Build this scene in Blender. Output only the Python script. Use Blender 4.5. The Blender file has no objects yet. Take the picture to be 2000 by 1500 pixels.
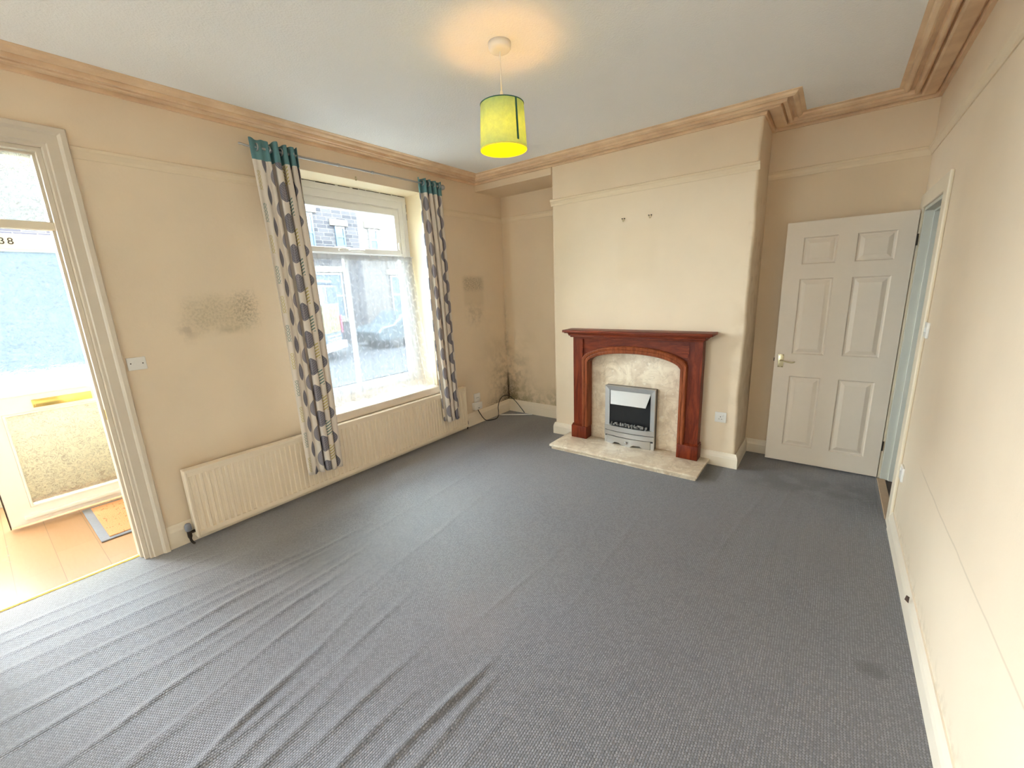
import bpy, bmesh, math, random
import numpy as np
from mathutils import Vector, Matrix
random.seed(7); rng = np.random.default_rng(7)
PI = math.pi
scene = bpy.context.scene
COL = scene.collection
# ------------------------------------------------------------------ room measures (metres)
W, H = 3.74, 2.75              # right wall plane, ceiling
YC, YL, YR = 3.752, 4.205, 4.24    # chimney breast face, left and right alcove backs
X1, X2 = 0.998, 2.776          # chimney breast sides
YB = -4.2                     # rear wall behind the camera
ZC, PC = 2.7045, 0.234         # cornice foot and projection
ZP = 2.408                     # picture rail top
# ------------------------------------------------------------------ mesh builder
class MB:
    def __init__(s): s.v = []; s.f = []; s.uv = None; s.smooth = []; s.mi = []
    def add(s, vs, fs, smooth=False, mi=0):
        o = len(s.v); s.v += [tuple(map(float, p)) for p in vs]
        for f in fs: s.f.append(tuple(i + o for i in f)); s.smooth.append(smooth); s.mi.append(mi)
        return s
    def box(s, x0, x1, y0, y1, z0, z1, mi=0):
        if x0 > x1: x0, x1 = x1, x0
        if y0 > y1: y0, y1 = y1, y0
        if z0 > z1: z0, z1 = z1, z0
        vs = [(x0,y0,z0),(x1,y0,z0),(x1,y1,z0),(x0,y1,z0),(x0,y0,z1),(x1,y0,z1),(x1,y1,z1),(x0,y1,z1)]
        return s.add(vs, [(0,3,2,1),(4,5,6,7),(0,1,5,4),(1,2,6,5),(2,3,7,6),(3,0,4,7)], mi=mi)
    def rbox(s, x0, x1, y0, y1, z0, z1, r=.004, seg=2):
        bm = bmesh.new(); bmesh.ops.create_cube(bm, size=1)
        for v in bm.verts:
            v.co = ((x0+x1)/2 + v.co.x*abs(x1-x0), (y0+y1)/2 + v.co.y*abs(y1-y0), (z0+z1)/2 + v.co.z*abs(z1-z0))
        bmesh.ops.bevel(bm, geom=list(bm.edges), offset=r, segments=seg, profile=.5, affect='EDGES')
        return s.bm(bm, True)
    def bm(s, bm, smooth=False):
        bm.verts.index_update()
        s.add([v.co[:] for v in bm.verts], [[v.index for v in f.verts] for f in bm.faces], smooth); bm.free(); return s
    def lathe(s, prof, c, axis='z', n=32, cap=True, smooth=True):
        vs = []; fs = []
        for (r, h) in prof:
            for k in range(n):
                a = 2*PI*k/n; p = (r*math.cos(a), r*math.sin(a), h)
                if axis == 'x': p = (h, p[0], p[1])
                if axis == 'y': p = (p[1], h, p[0])
                vs.append((c[0]+p[0], c[1]+p[1], c[2]+p[2]))
        m = len(prof)
        for i in range(m-1):
            for k in range(n):
                k2 = (k+1) % n; fs.append((i*n+k, i*n+k2, (i+1)*n+k2, (i+1)*n+k))
        s.add(vs, fs, smooth)
        if cap:
            s.add(vs[:n], [tuple(range(n))[::-1]]); s.add(vs[-n:], [tuple(range(n))])
        return s
    def tube(s, pts, r, n=10, spline=0, cap=True):
        P = [Vector(p) for p in pts]
        if spline:
            Q = []
            for i in range(len(P)-1):
                p0 = P[max(i-1,0)]; p1 = P[i]; p2 = P[i+1]; p3 = P[min(i+2,len(P)-1)]
                for k in range(spline):
                    t = k/spline
                    Q.append(.5*((2*p1)+(p2-p0)*t+(2*p0-5*p1+4*p2-p3)*t*t+(3*p1-p0-3*p2+p3)*t**3))
            Q.append(P[-1]); P = Q
        up = Vector((0,0,1)); vs = []; fs = []; prev = None
        for i, p in enumerate(P):
            t = (P[min(i+1,len(P)-1)] - P[max(i-1,0)]).normalized()
            if prev is None:
                a = up if abs(t.dot(up)) < .9 else Vector((1,0,0))
                u = t.cross(a).normalized()
            else:
                u = (prev - t*prev.dot(t)).normalized()
            prev = u; w = t.cross(u)
            rr = r[i*len(r)//len(P)] if isinstance(r, (list,tuple)) else r
            for k in range(n):
                a = 2*PI*k/n; vs.append(p + (u*math.cos(a)+w*math.sin(a))*rr)
        for i in range(len(P)-1):
            for k in range(n):
                k2 = (k+1) % n; fs.append((i*n+k, i*n+k2, (i+1)*n+k2, (i+1)*n+k))
        s.add(vs, fs, True)
        if cap: s.add(vs[:n], [tuple(range(n))[::-1]]); s.add(vs[-n:], [tuple(range(n))])
        return s
    def sweep(s, path, prof, side=1, smooth=False):
        """profile (d, z) swept along a plan polyline; d goes to the left of travel (side=1) or right (-1); mitred, ends capped"""
        P = [Vector((p[0], p[1])) for p in path]; rings = []
        for i, p in enumerate(P):
            ds = []
            if i > 0: ds.append((p-P[i-1]).normalized())
            if i < len(P)-1: ds.append((P[i+1]-p).normalized())
            ns = [Vector((-d.y, d.x))*side for d in ds]
            m = ns[0] if len(ns) == 1 else (ns[0]+ns[1])/(1+ns[0].dot(ns[1]))
            rings.append([(p.x+m.x*d, p.y+m.y*d, z) for d, z in prof])
        n = len(prof); vs = [q for r in rings for q in r]
        fs = [(i*n+k, i*n+k+1, (i+1)*n+k+1, (i+1)*n+k) for i in range(len(P)-1) for k in range(n-1)]
        fs += [(i*n+n-1, i*n, (i+1)*n, (i+1)*n+n-1) for i in range(len(P)-1)]
        s.add(vs, fs, smooth); s.add(rings[0], [tuple(range(n))]); s.add(rings[-1], [tuple(range(n))[::-1]])
        return s
    def prism(s, poly, ax, a0, a1):
        """polygon in the two axes other than ax, extruded along ax"""
        def P(p, a):
            return {'x': (a, p[0], p[1]), 'y': (p[0], a, p[1]), 'z': (p[0], p[1], a)}[ax]
        n = len(poly); vs = [P(p, a0) for p in poly] + [P(p, a1) for p in poly]
        return s.add(vs, [tuple(range(n))[::-1], tuple(range(n, 2*n))] + [(k, (k+1) % n, n+(k+1) % n, n+k) for k in range(n)])
    def ring(s, x0, x1, y0, y1, z0, z1, wy0, wy1, wz0, wz1):
        """rectangular frame in the yz plane between x0 and x1, with its own width on each side, mitred"""
        O = [(y0, z0), (y1, z0), (y1, z1), (y0, z1)]; I = [(y0+wy0, z0+wz0), (y1-wy1, z0+wz0), (y1-wy1, z1-wz1), (y0+wy0, z1-wz1)]
        vs = [(x, *q) for x in (x0, x1) for q in O+I]; fs = []
        for k in range(4):
            j = (k+1) % 4
            fs += [(k, j, 4+j, 4+k), (8+k, 12+k, 12+j, 8+j), (k, 8+k, 8+j, j), (4+k, 4+j, 12+j, 12+k)]
        return s.add(vs, fs)
    def portal(s, x0, x1, y0, y1, zt, w0, w1, wt, zb=0):
        """upside down U in the yz plane"""
        return s.prism([(y0, zb), (y0+w0, zb), (y0+w0, zt-wt), (y1-w1, zt-wt), (y1-w1, zb), (y1, zb), (y1, zt), (y0, zt)], 'x', x0, x1)
    def strip(s, A, B, closed=False):
        n = len(A); fs = [(k, k+1, n+k+1, n+k) for k in range(n-1)]
        return s.add(list(A)+list(B), fs)
    def build(s, name, m, parent=None, origin=None, bevel=0, recalc=True):
        me = bpy.data.meshes.new(name)
        v = np.array(s.v, float)
        if parent is not None: 
            base = np.array(parent['_w']) if '_w' in parent else np.zeros(3)
            o = np.array(origin, float) if origin is not None else base
        else:
            o = np.array(origin, float) if origin is not None else np.array([(v[:,0].min()+v[:,0].max())/2, (v[:,1].min()+v[:,1].max())/2, v[:,2].min()])
        me.from_pydata([tuple(p) for p in (v-o)], [], s.f)
        for p, sm, mi in zip(me.polygons, s.smooth, s.mi): p.use_smooth = sm; p.material_index = mi
        if s.uv is not None:
            l = me.uv_layers.new(name='UVMap')
            for lp in me.loops: l.data[lp.index].uv = s.uv[lp.vertex_index]
        if recalc:
            bm = bmesh.new(); bm.from_mesh(me); bmesh.ops.recalc_face_normals(bm, faces=bm.faces); bm.to_mesh(me); bm.free()
        ob = bpy.data.objects.new(name, me); COL.objects.link(ob)
        for mm in (m if isinstance(m, (list, tuple)) else [m]): me.materials.append(mm)
        ob['_w'] = [float(c) for c in o]
        if parent is not None:
            ob.parent = parent; ob.location = tuple(o-base)
        else: ob.location = tuple(o)
        if bevel:
            b = ob.modifiers.new('bevel', 'BEVEL'); b.width = bevel; b.segments = 2; b.limit_method = 'ANGLE'; b.angle_limit = math.radians(40)
        return ob
def empty(name, loc):
    o = bpy.data.objects.new(name, None); COL.objects.link(o); o.location = loc; o['_w'] = [float(c) for c in loc]
    o.empty_display_size = .05
    return o
def tag(o, label, cat, group=None, kind=None):
    o['label'] = label; o['category'] = cat
    if group: o['group'] = group
    if kind: o['kind'] = kind
    return o
def thing(name, loc, label, cat, group=None): return tag(empty(name, loc), label, cat, group)
def struct(o, label=None):
    o['kind'] = 'structure'
    if label: o['label'] = label
    return o
# ------------------------------------------------------------------ shader expression helper
class X:
    def __init__(s, nt, k): s.nt = nt; s.k = k
    def _m(s, op, *a, clamp=False):
        n = s.nt.nodes.new('ShaderNodeMath'); n.operation = op; n.use_clamp = clamp
        for i, q in enumerate((s,)+a):
            if isinstance(q, X): s.nt.links.new(q.k, n.inputs[i])
            else: n.inputs[i].default_value = q
        return X(s.nt, n.outputs[0])
    def __add__(s, o): return s._m('ADD', o)
    def __sub__(s, o): return s._m('SUBTRACT', o)
    def __mul__(s, o): return s._m('MULTIPLY', o)
    def __truediv__(s, o): return s._m('DIVIDE', o)
    __radd__ = __add__; __rmul__ = __mul__
    def __rsub__(s, o): return (s*-1)+o
    def __lt__(s, o): return s._m('LESS_THAN', o)
    def __gt__(s, o): return s._m('GREATER_THAN', o)
    def abs(s): return s._m('ABSOLUTE')
    def sin(s): return s._m('SINE')
    def floor(s): return s._m('FLOOR')
    def fract(s): return s._m('FRACT')
    def pow(s, e): return s._m('POWER', e)
    def mod(s, e): return s._m('FLOORED_MODULO', e)
    def max(s, e): return s._m('MAXIMUM', e)
    def min(s, e): return s._m('MINIMUM', e)
    def clamp(s): return s._m('ADD', 0., clamp=True)
    def ss(s, a, b):
        n = s.nt.nodes.new('ShaderNodeMapRange'); n.interpolation_type = 'SMOOTHSTEP'
        s.nt.links.new(s.k, n.inputs['Value'])
        inv = a > b
        n.inputs['From Min'].default_value = min(a, b); n.inputs['From Max'].default_value = max(a, b)
        n.inputs['To Min'].default_value = 1. if inv else 0.; n.inputs['To Max'].default_value = 0. if inv else 1.
        return X(s.nt, n.outputs['Result'])
class Mat:
    def __init__(s, name):
        s.m = bpy.data.materials.new(name); s.m.use_nodes = True; s.nt = s.m.node_tree; s.nt.nodes.clear()
        s.out = s.nt.nodes.new('ShaderNodeOutputMaterial')
    def N(s, t, **kw):
        n = s.nt.nodes.new(t)
        for k, v in kw.items(): setattr(n, k, v)
        return n
    def L(s, a, b): s.nt.links.new(a.k if isinstance(a, X) else a, b)
    def pos(s, kind='world'):
        if kind == 'world': k = s.N('ShaderNodeNewGeometry').outputs['Position']
        elif kind == 'uv': k = s.N('ShaderNodeTexCoord').outputs['UV']
        else: k = s.N('ShaderNodeTexCoord').outputs['Object']
        s.vec = k; sp = s.N('ShaderNodeSeparateXYZ'); s.L(k, sp.inputs[0])
        return [X(s.nt, o) for o in sp.outputs]
    def comb(s, a, b, c):
        n = s.N('ShaderNodeCombineXYZ')
        for i, q in enumerate((a, b, c)):
            if isinstance(q, X): s.L(q, n.inputs[i])
            else: n.inputs[i].default_value = q
        return n.outputs[0]
    def noise(s, scale, detail=3, vec=None, rough=.5, dist=0):
        n = s.N('ShaderNodeTexNoise'); n.inputs['Scale'].default_value = scale; n.inputs['Detail'].default_value = detail
        n.inputs['Roughness'].default_value = rough; n.inputs['Distortion'].default_value = dist
        s.L(vec if vec is not None else s.vec, n.inputs['Vector']); return X(s.nt, n.outputs['Fac'])
    def mix(s, f, a, b):
        n = s.N('ShaderNodeMix', data_type='RGBA')
        if isinstance(f, X): s.L(f, n.inputs[0])
        else: n.inputs[0].default_value = f
        for q, i in ((a, 6), (b, 7)):
            if isinstance(q, (tuple, list)): n.inputs[i].default_value = (*q[:3], 1)
            else: s.L(q, n.inputs[i])
        return n.outputs[2]
    def bump(s, h, strength=.3, dist=.01, normal=None):
        n = s.N('ShaderNodeBump'); n.inputs['Strength'].default_value = strength; n.inputs['Distance'].default_value = dist
        s.L(h, n.inputs['Height'])
        return n.outputs[0]
    def bsdf(s, col, rough=.6, metal=0, spec=.5, normal=None, **kw):
        b = s.N('ShaderNodeBsdfPrincipled')
        if isinstance(col, (tuple, list)): b.inputs['Base Color'].default_value = (*col[:3], 1)
        else: s.L(col, b.inputs['Base Color'])
        if isinstance(rough, X): s.L(rough, b.inputs['Roughness'])
        else: b.inputs['Roughness'].default_value = rough
        b.inputs['Metallic'].default_value = metal; b.inputs['Specular IOR Level'].default_value = spec
        for k, v in kw.items(): b.inputs[k.replace('_', ' ')].default_value = v
        if normal is not None: s.L(normal, b.inputs['Normal'])
        return b.outputs[0]
    def done(s, sh): s.L(sh, s.out.inputs['Surface']); return s.m
def srgb(r, g, b):
    f = lambda c: (c/12.92 if c <= .04045 else ((c+.055)/1.055)**2.4)
    return tuple(f(c/255) for c in (r, g, b))
def plain(name, col, rough=.5, metal=0, spec=.5, nscale=60, namt=.06, bump=0):
    m = Mat(name); m.pos('object'); n = m.noise(nscale, 3)
    c = m.mix(n, tuple(x*(1-namt) for x in col), tuple(min(1, x*(1+namt)) for x in col))
    return m.done(m.bsdf(c, rough, metal, spec, m.bump(n, bump, .002) if bump else None))
# ------------------------------------------------------------------ materials
CREAM = (.81, .675, .515)
def wall_mat(name, stains=None, base=CREAM):
    m = Mat(name); p = m.pos('world')
    n = m.noise(2.2, 4); f = m.noise(90, 3)
    c = m.mix(n.ss(.3, .7), tuple(x*.97 for x in base), tuple(min(1, x*1.02) for x in base))
    if stains: c = stains(m, p, c)
    b = m.noise(38, 4)
    return m.done(m.bsdf(c, .62, 0, .25, m.bump(b*.7+f*.3, .22, .004)))
def rect(x, x0, x1, s): return x.ss(x0-s, x0+s)*x.ss(x1+s, x1-s)
def st_left(m, p, c):
    x, y, z = p; n1 = m.noise(13, 6, rough=.65); n2 = m.noise(60, 5, rough=.7); n3 = m.noise(4, 3)
    # peeled patch left of the window
    w = m.noise(7, 4)*.16-.08; w2_ = m.noise(10, 5)*.14-.07
    pa = rect(y+w, .90, 1.28, .08)*rect(z+w2_, 1.39, 1.59, .07)
    c = m.mix(pa*.30, c, (.46, .40, .26))
    c = m.mix(pa*n2.ss(.40, .65)*.35, c, (.34, .28, .18))
    c = m.mix(rect(y+w2_*.6, 1.19, 1.31, .07)*rect(z+w*.6, 1.42, 1.62, .07)*n2.ss(.42, .62)*.55, c, (.25, .205, .15))
    c = m.mix(rect(y+w2_*.6, .84, .93, .06)*rect(z+w*.6, 1.33, 1.46, .06)*n1.ss(.38, .6)*.45, c, (.30, .24, .18))
    c = m.mix(rect(y+w2_*.3, 1.05, 1.2, .05)*rect(z+w*.3, 1.365, 1.395, .03)*n1.ss(.3, .6)*.5, c, (.30, .25, .15))
    # second patch near the corner
    pb = rect(y+w*.3, 3.48, 3.80, .05)*rect(z+w2_*.2, 1.58, 1.72, .035)
    c = m.mix(pb*n2.ss(.34, .66)*.6, c, (.23, .19, .13))
    c = m.mix(rect(y+w*.15, 3.47, 3.8, .03)*rect(z+w*.15, 1.40, 1.73, .03)*.22, c, (.45, .38, .25))
    c = m.mix(rect(y+w, 3.52, 3.76, .09)*rect(z+w2_, 1.2, 1.4, .08)*n1.ss(.36, .66)*.45, c, (.32, .26, .18))
    c = corner(m, 4.205-y, z, n1, n2, n3, c)
    # wall tone darker towards the floor along the radiator
    c = m.mix(z.ss(.75, .5)*rect(y, .6, 3.5, .15)*.22, c, (.42, .34, .25))
    return c
def corner(m, d, z, n1, n2, n3, c):
    c = m.mix(d.ss(.75, .1)*z.ss(1.7, .5)*n3.ss(.3, .7)*.45, c, (.46, .37, .24))
    c = m.mix(d.ss(.5, .05)*z.ss(1.1, .3)*n1.ss(.4, .65)*.6, c, (.24, .19, .12))
    c = m.mix(d.ss(.20, .02)*z.ss(.52, .2)*n2.ss(.34, .64)*.95, c, (.035, .025, .02))
    c = m.mix(d.ss(.028, .004)*z.ss(.62, .35)*.95, c, (.035, .022, .015))
    c = m.mix(d.ss(.06, .0)*z.ss(1.75, .8)*n1.ss(.4, .65)*.4, c, (.25, .19, .12))
    c = m.mix(d.ss(.6, .1)*z.ss(.27, .16)*n2.ss(.4, .6)*.7, c, (.1, .08, .05))
    return c
def st_back(m, p, c):
    x, y, z = p; n1 = m.noise(13, 6, rough=.65); n2 = m.noise(60, 5, rough=.7); n3 = m.noise(4, 3)
    la = x.ss(1.05, 1.0)
    c = m.mix(la*.25, c, (.62, .46, .27))
    c = corner(m, x, z, n1, n2, n3, c)
    c = m.mix(la*x.ss(.55, .95)*z.ss(.6, .2)*n1.ss(.38, .6)*.6, c, (.24, .22, .1))
    c = m.mix(la*z.ss(.45, .15)*n1.ss(.35, .6)*.45, c, (.3, .26, .13))
    c = m.mix(x.ss(2.7, 2.75)*z.ss(2.4, 2.38)*.3, c, (.6, .45, .27))
    return c
def st_breast(m, p, c):
    x, y, z = p; n1 = m.noise(9, 5); n2 = m.noise(40, 4)
    c = m.mix(x.ss(2.62, 2.78)*z.ss(2.3, 1.2)*n1.ss(.4, .65)*.28, c, (.55, .42, .27))
    c = m.mix(rect(x, 2.735, 2.79, .01)*rect(z, 1.35, 2.2, .2)*n1.ss(.5, .7)*.25, c, (.42, .31, .2))
    c = m.mix(rect(x, 1.7, 2.05, .05)*rect(z, 1.6, 2.08, .06)*.12, c, (.66, .5, .32))
    return c
def st_right(m, p, c):
    x, y, z = p; n1 = m.noise(3, 4); n2 = m.noise(24, 5)
    c = m.mix(z.ss(.62, .60)*.25, c, (.82, .71, .56))
    lz = (z-.613+(n1-.5)*.03).abs()
    c = m.mix(lz.ss(.007, .001)*y.ss(2.85, 2.6)*n1.ss(.25, .5)*.45, c, (.5, .4, .28))
    c = m.mix(z.ss(.22, .12)*n2.ss(.45, .65)*.35, c, (.5, .4, .26))
    return c
M_left = wall_mat('paint_window_wall', st_left); M_back = wall_mat('paint_alcoves', st_back)
M_breast = wall_mat('paint_chimney', st_breast); M_right = wall_mat('paint_right_wall', st_right)
M_plain = wall_mat('paint_plain'); M_reveal = wall_mat('paint_reveal', None, (.82, .70, .50))
M_porch = wall_mat('paint_porch', None, (.74, .71, .56))
def mk_ceiling():
    m = Mat('textured_ceiling'); m.pos('world'); a = m.noise(95, 3, rough=.6); b = m.noise(2, 2)
    c = m.mix(b, (.89, .89, .89), (.92, .92, .92))
    return m.done(m.bsdf(c, .75, 0, .2, m.bump(a.ss(.3, .7), .28, .004)))
M_ceil = mk_ceiling()
def mk_cornice():
    m = Mat('tan_cornice_paint'); m.pos('world'); n = m.noise(6, 5); f = m.noise(120, 3)
    c = m.mix(n.ss(.3, .7), srgb(222, 190, 156), srgb(238, 210, 176))
    return m.done(m.bsdf(c, .5, 0, .35, m.bump(f, .25, .002)))
M_corn = mk_cornice()
M_gloss = plain('cream_gloss_paint', (.80, .70, .55), .38, 0, .45, 8, .04, .05)
M_arch = plain('greyish_cream_gloss', (.66, .575, .47), .38, 0, .4, 8, .04, .05)
M_rail = plain('cream_rail_paint', (.80, .665, .49), .5, 0, .35, 8, .04, .05)
M_skirt = plain('skirting_paint', (.82, .73, .60), .4, 0, .45, 8, .04, .05)
M_white = plain('white_gloss_paint', (.74, .64, .53), .4, 0, .45, 30, .02, .03)
M_upvc = plain('white_upvc', (.84, .845, .85), .28, 0, .5, 10, .01)
M_plastic = plain('white_plastic', (.82, .80, .77), .35, 0, .5, 30, .02)
M_jamb = plain('pale_lining_paint', (.62, .61, .54), .45, 0, .4, 12, .03)
M_rad = plain('cream_radiator_enamel', (.86, .745, .59), .35, 0, .5, 12, .03)
M_brass = plain('polished_brass', (.90, .66, .22), .22, 1, .5, 40, .05)
M_oldbrass = plain('dull_brass', (.58, .50, .32), .35, 1, .5, 60, .1)
M_chrome = plain('grey_metal', (.45, .45, .46), .3, 1, .5, 60, .05)
M_darkmetal = plain('dark_metal', (.06, .045, .035), .5, .6, .5, 80, .2)
M_black = plain('black_plastic', (.012, .012, .013), .4, 0, .5, 60, .1)
M_gap = plain('black_gap', (.008, .007, .006), .9, 0, .1, 60, .1)
M_blackenamel = plain('black_enamel', (.008, .008, .009), .3, 0, .5, 60, .1)
def mk_steel():
    m = Mat('brushed_steel'); p = m.pos('object')
    v = m.comb(p[0]*4, p[1]*4, p[2]*300); n = m.noise(3, 3, v)
    c = m.mix(n, (.50, .495, .49), (.58, .575, .57))
    return m.done(m.bsdf(c, n*.1+.34, 1, .5))
M_steel = mk_steel()
def mk_wood(name, a, b, vert):
    m = Mat(name); p = m.pos('world')
    v = m.comb(p[0]*9, p[1]*9, p[2]*1.2) if vert else m.comb(p[0]*1.2, p[1]*9, p[2]*9)
    n = m.noise(2.2, 5, v, .6, 1.6); g = m.noise(16, 3, v, .6)
    c = m.mix(n.ss(.3, .7), a, b); c = m.mix(g.ss(.5, .75)*.5, c, tuple(x*.45 for x in a))
    return m.done(m.bsdf(c, .4, 0, .22, m.bump(g, .08, .002)))
WA, WB = (.105, .014, .0045), (.225, .038, .011)
M_woodv = mk_wood('mahogany_upright', WA, WB, True); M_woodh = mk_wood('mahogany_across', WA, WB, False)
M_woodband = mk_wood('mahogany_band', (.17, .036, .012), (.31, .085, .03), True)
def mk_marble():
    m = Mat('cream_marble'); m.pos('world'); a = m.noise(7, 6, rough=.65, dist=.8); b = m.noise(26, 4); v = m.noise(3.5, 4, dist=2)
    c = m.mix(a.ss(.35, .65), (.62, .50, .37), (.80, .70, .55))
    c = m.mix((v-.5).abs().ss(.02, 0)*.35, c, (.42, .34, .24)); c = m.mix(b.ss(.58, .7)*.5, c, (.86, .80, .70))
    return m.done(m.bsdf(c, .34, 0, .4))
M_marble = mk_marble()
def mk_carpet():
    m = Mat('grey_loop_carpet'); x, y, z = m.pos('world')
    ww = m.noise(7, 2)
    u = (x+ww*.012)/.0092; v = (y+ww*.012)/.0108
    row = u.floor(); v2 = v+row.mod(2.)*.5
    loop = ((u.fract()-.5).abs()*2).pow(2)*.9+((v2.fract()-.5).abs()*2).pow(2)*.9     # 0 at the loop's crown
    cell = m.comb(row, v2.floor(), 0.)
    wn = m.N('ShaderNodeTexWhiteNoise', noise_dimensions='2D'); m.L(cell, wn.inputs['Vector']); rnd = X(m.nt, wn.outputs['Value'])
    big = m.noise(1.1, 4); mid = m.noise(6, 4); fine = m.noise(220, 3)
    c = m.mix((rnd*.6+fine*.4).ss(.1, .9), (.118, .117, .135), (.212, .212, .238))
    c = m.mix((loop.ss(.55, 1.25)*(rnd*.8+.35)).clamp(), c, (.014, .014, .016))
    c = m.mix(big.ss(.35, .7)*.14, c, (.19, .165, .15))
    # worn dirty patch before the panelled door, hearth's shadow painted along its end, small stains
    d = rect(y+mid*.2, 3.62, 4.02, .14)*rect(x+mid*.15, 2.95, 3.9, .25)
    c = m.mix(d*mid.ss(.33, .55)*.62, c, (.035, .033, .037))
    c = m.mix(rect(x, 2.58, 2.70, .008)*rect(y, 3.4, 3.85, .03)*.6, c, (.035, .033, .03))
    s1 = (((x-3.58)/.07).pow(2)+((y-1.96)/.05).pow(2)+mid); c = m.mix(s1.ss(1.5, .4)*.5, c, (.03, .03, .032))
    s2 = (((x-2.05)/.25).pow(2)+((y-1.25)/.3).pow(2)+mid); c = m.mix(s2.ss(1.5, .3)*.2, c, (.2, .15, .13))
    # daylight from the left doorway painted in as a paler bluish strip
    c = m.mix(x.ss(.62, .45)*.18, c, (.36, .37, .40))
    h = (1.6-loop)+rnd*.9
    return m.done(m.bsdf(c, .5, 0, .75, m.bump(h, .45, .004), Sheen_Weight=.25, Sheen_Roughness=.5))
M_carpet = mk_carpet()
def mk_laminate():
    m = Mat('pale_laminate'); x, y, z = m.pos('world')
    pl = ((y-.078)/.193); i = pl.floor(); fy = pl.fract(); fx = (x/.62+i*.37).fract()
    cell = m.comb(i, (x/.62+i*.37).floor(), 0.)
    wn = m.N('ShaderNodeTexWhiteNoise', noise_dimensions='2D'); m.L(cell, wn.inputs['Vector']); rnd = X(m.nt, wn.outputs['Value'])
    g = m.noise(3, 5, m.comb(x*3, y*22, 0.), .6, .8)
    c = m.mix(g*.6+rnd*.4, (.32, .165, .072), (.40, .225, .115))
    seam = fy.ss(.012, .004).max(fy.ss(.988, .996)).max(fx.ss(.004, .001))
    chip = m.noise(40, 4).ss(.55, .6)*((y+.12).abs().ss(.02, .004))*rect(x, -1.1, -.7, .1)
    c = m.mix(seam*.8, c, (.16, .09, .05)); c = m.mix(chip*.8, c, (.25, .18, .15))
    return m.done(m.bsdf(c, .32, 0, .5))
M_lam = mk_laminate()
def mk_clear():
    m = Mat('window_glass'); t = m.N('ShaderNodeBsdfTransparent'); t.inputs[0].default_value = (.93, .97, .96, 1)
    g = m.N('ShaderNodeBsdfGlossy'); g.inputs['Roughness'].default_value = .02
    lw = m.N('ShaderNodeLayerWeight'); lw.inputs[0].default_value = .2
    mx = m.N('ShaderNodeMixShader'); m.L(X(m.nt, lw.outputs['Fresnel'])*.6, mx.inputs[0]); m.L(t.outputs[0], mx.inputs[1]); m.L(g.outputs[0], mx.inputs[2])
    return m.done(mx.outputs[0])
M_glass = mk_clear()
def mk_obscure(name, col, tr):
    """patterned privacy glass: light passes and scatters, wrinkled relief on the surface"""
    m = Mat(name); x, y, z = m.pos('world')
    n = m.noise(20, 3, None, .55, 2.2); k = (n-.5).abs().ss(.035, 0)
    b = m.bump(n, .8, .01)
    t = m.N('ShaderNodeBsdfRefraction'); t.inputs['IOR'].default_value = 1.12; t.inputs['Roughness'].default_value = .12
    m.L(m.mix(k, col, tuple(c*.62 for c in col)), t.inputs[0]); m.L(b, t.inputs['Normal'])
    tl = m.N('ShaderNodeBsdfTranslucent'); tl.inputs[0].default_value = (*col, 1); m.L(b, tl.inputs['Normal'])
    gl = m.N('ShaderNodeBsdfGlossy'); gl.inputs['Roughness'].default_value = .15; m.L(b, gl.inputs['Normal'])
    m1 = m.N('ShaderNodeMixShader'); m1.inputs[0].default_value = tr; m.L(t.outputs[0], m1.inputs[1]); m.L(tl.outputs[0], m1.inputs[2])
    m2 = m.N('ShaderNodeMixShader'); m2.inputs[0].default_value = .06; m.L(m1.outputs[0], m2.inputs[1]); m.L(gl.outputs[0], m2.inputs[2])
    return m.done(m2.outputs[0])
M_obs = mk_obscure('wrinkled_door_glass', (.68, .79, .83), .05); M_obs3 = mk_obscure('wrinkled_lower_glass', (.70, .675, .60), .06); M_obs2 = mk_obscure('rippled_fanlight_glass', (.92, .96, .93), .12)
def mk_curtain():
    m = Mat('leaf_print_cloth'); u, v, _ = m.pos('uv')
    cw, ph = .118, .205
    cu = u/cw; ci = cu.floor(); lx = cu.fract()-.5; al = lx.abs(); ty = (ci+3.).mod(4.)
    vv = v/ph+ci*.43; ly = vv.fract(); ri = vv.floor()
    t = ((ly-.10)/.66); inr = (t > 0.)*(t < 1.)
    tc = t.max(0.).min(1.)
    w = (1.-(tc.pow(.9)*2.-1.).pow(2.))*.33
    leaf = (al < w)*inr
    vein = ((al < .014)+(((t-al*1.1)*48.).sin() > .78)*(al < w-.05)).min(1.)*inr
    cloth = m.noise(300, 2)
    base = m.mix(cloth, (.76, .68, .60), (.84, .77, .69))
    isg = (ty < 2.5); grey = m.mix((ty-1.).abs() < .5, (.19, .18, .21), (.28, .26, .29))
    c = m.mix(leaf*isg, base, grey); c = m.mix(leaf*vein*isg*.6, c, (.42, .39, .42))
    # sprig column: chevrons, mustard and teal by turns
    rows = ((t-al*.9)*38.).sin() > .1
    sp = (ty > 2.5)*(al < .23)*(al > .02)*(t > .05)*(t < .95)*rows
    c = m.mix(sp, c, m.mix(ri.mod(2.), (.58, .49, .20), (.20, .30, .27)))
    c = m.mix((v > 2.265), c, m.mix(cloth, (.12, .265, .285), (.17, .33, .345)))     # teal heading
    d = m.bsdf(c, .85, 0, .15, m.bump(cloth, .2, .001))
    tr = m.N('ShaderNodeBsdfTranslucent'); m.L(c, tr.inputs[0])
    mx = m.N('ShaderNodeMixShader'); mx.inputs[0].default_value = .12; m.L(d, mx.inputs[1]); m.L(tr.outputs[0], mx.inputs[2])
    return m.done(mx.outputs[0])
M_curtain = mk_curtain()
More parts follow.
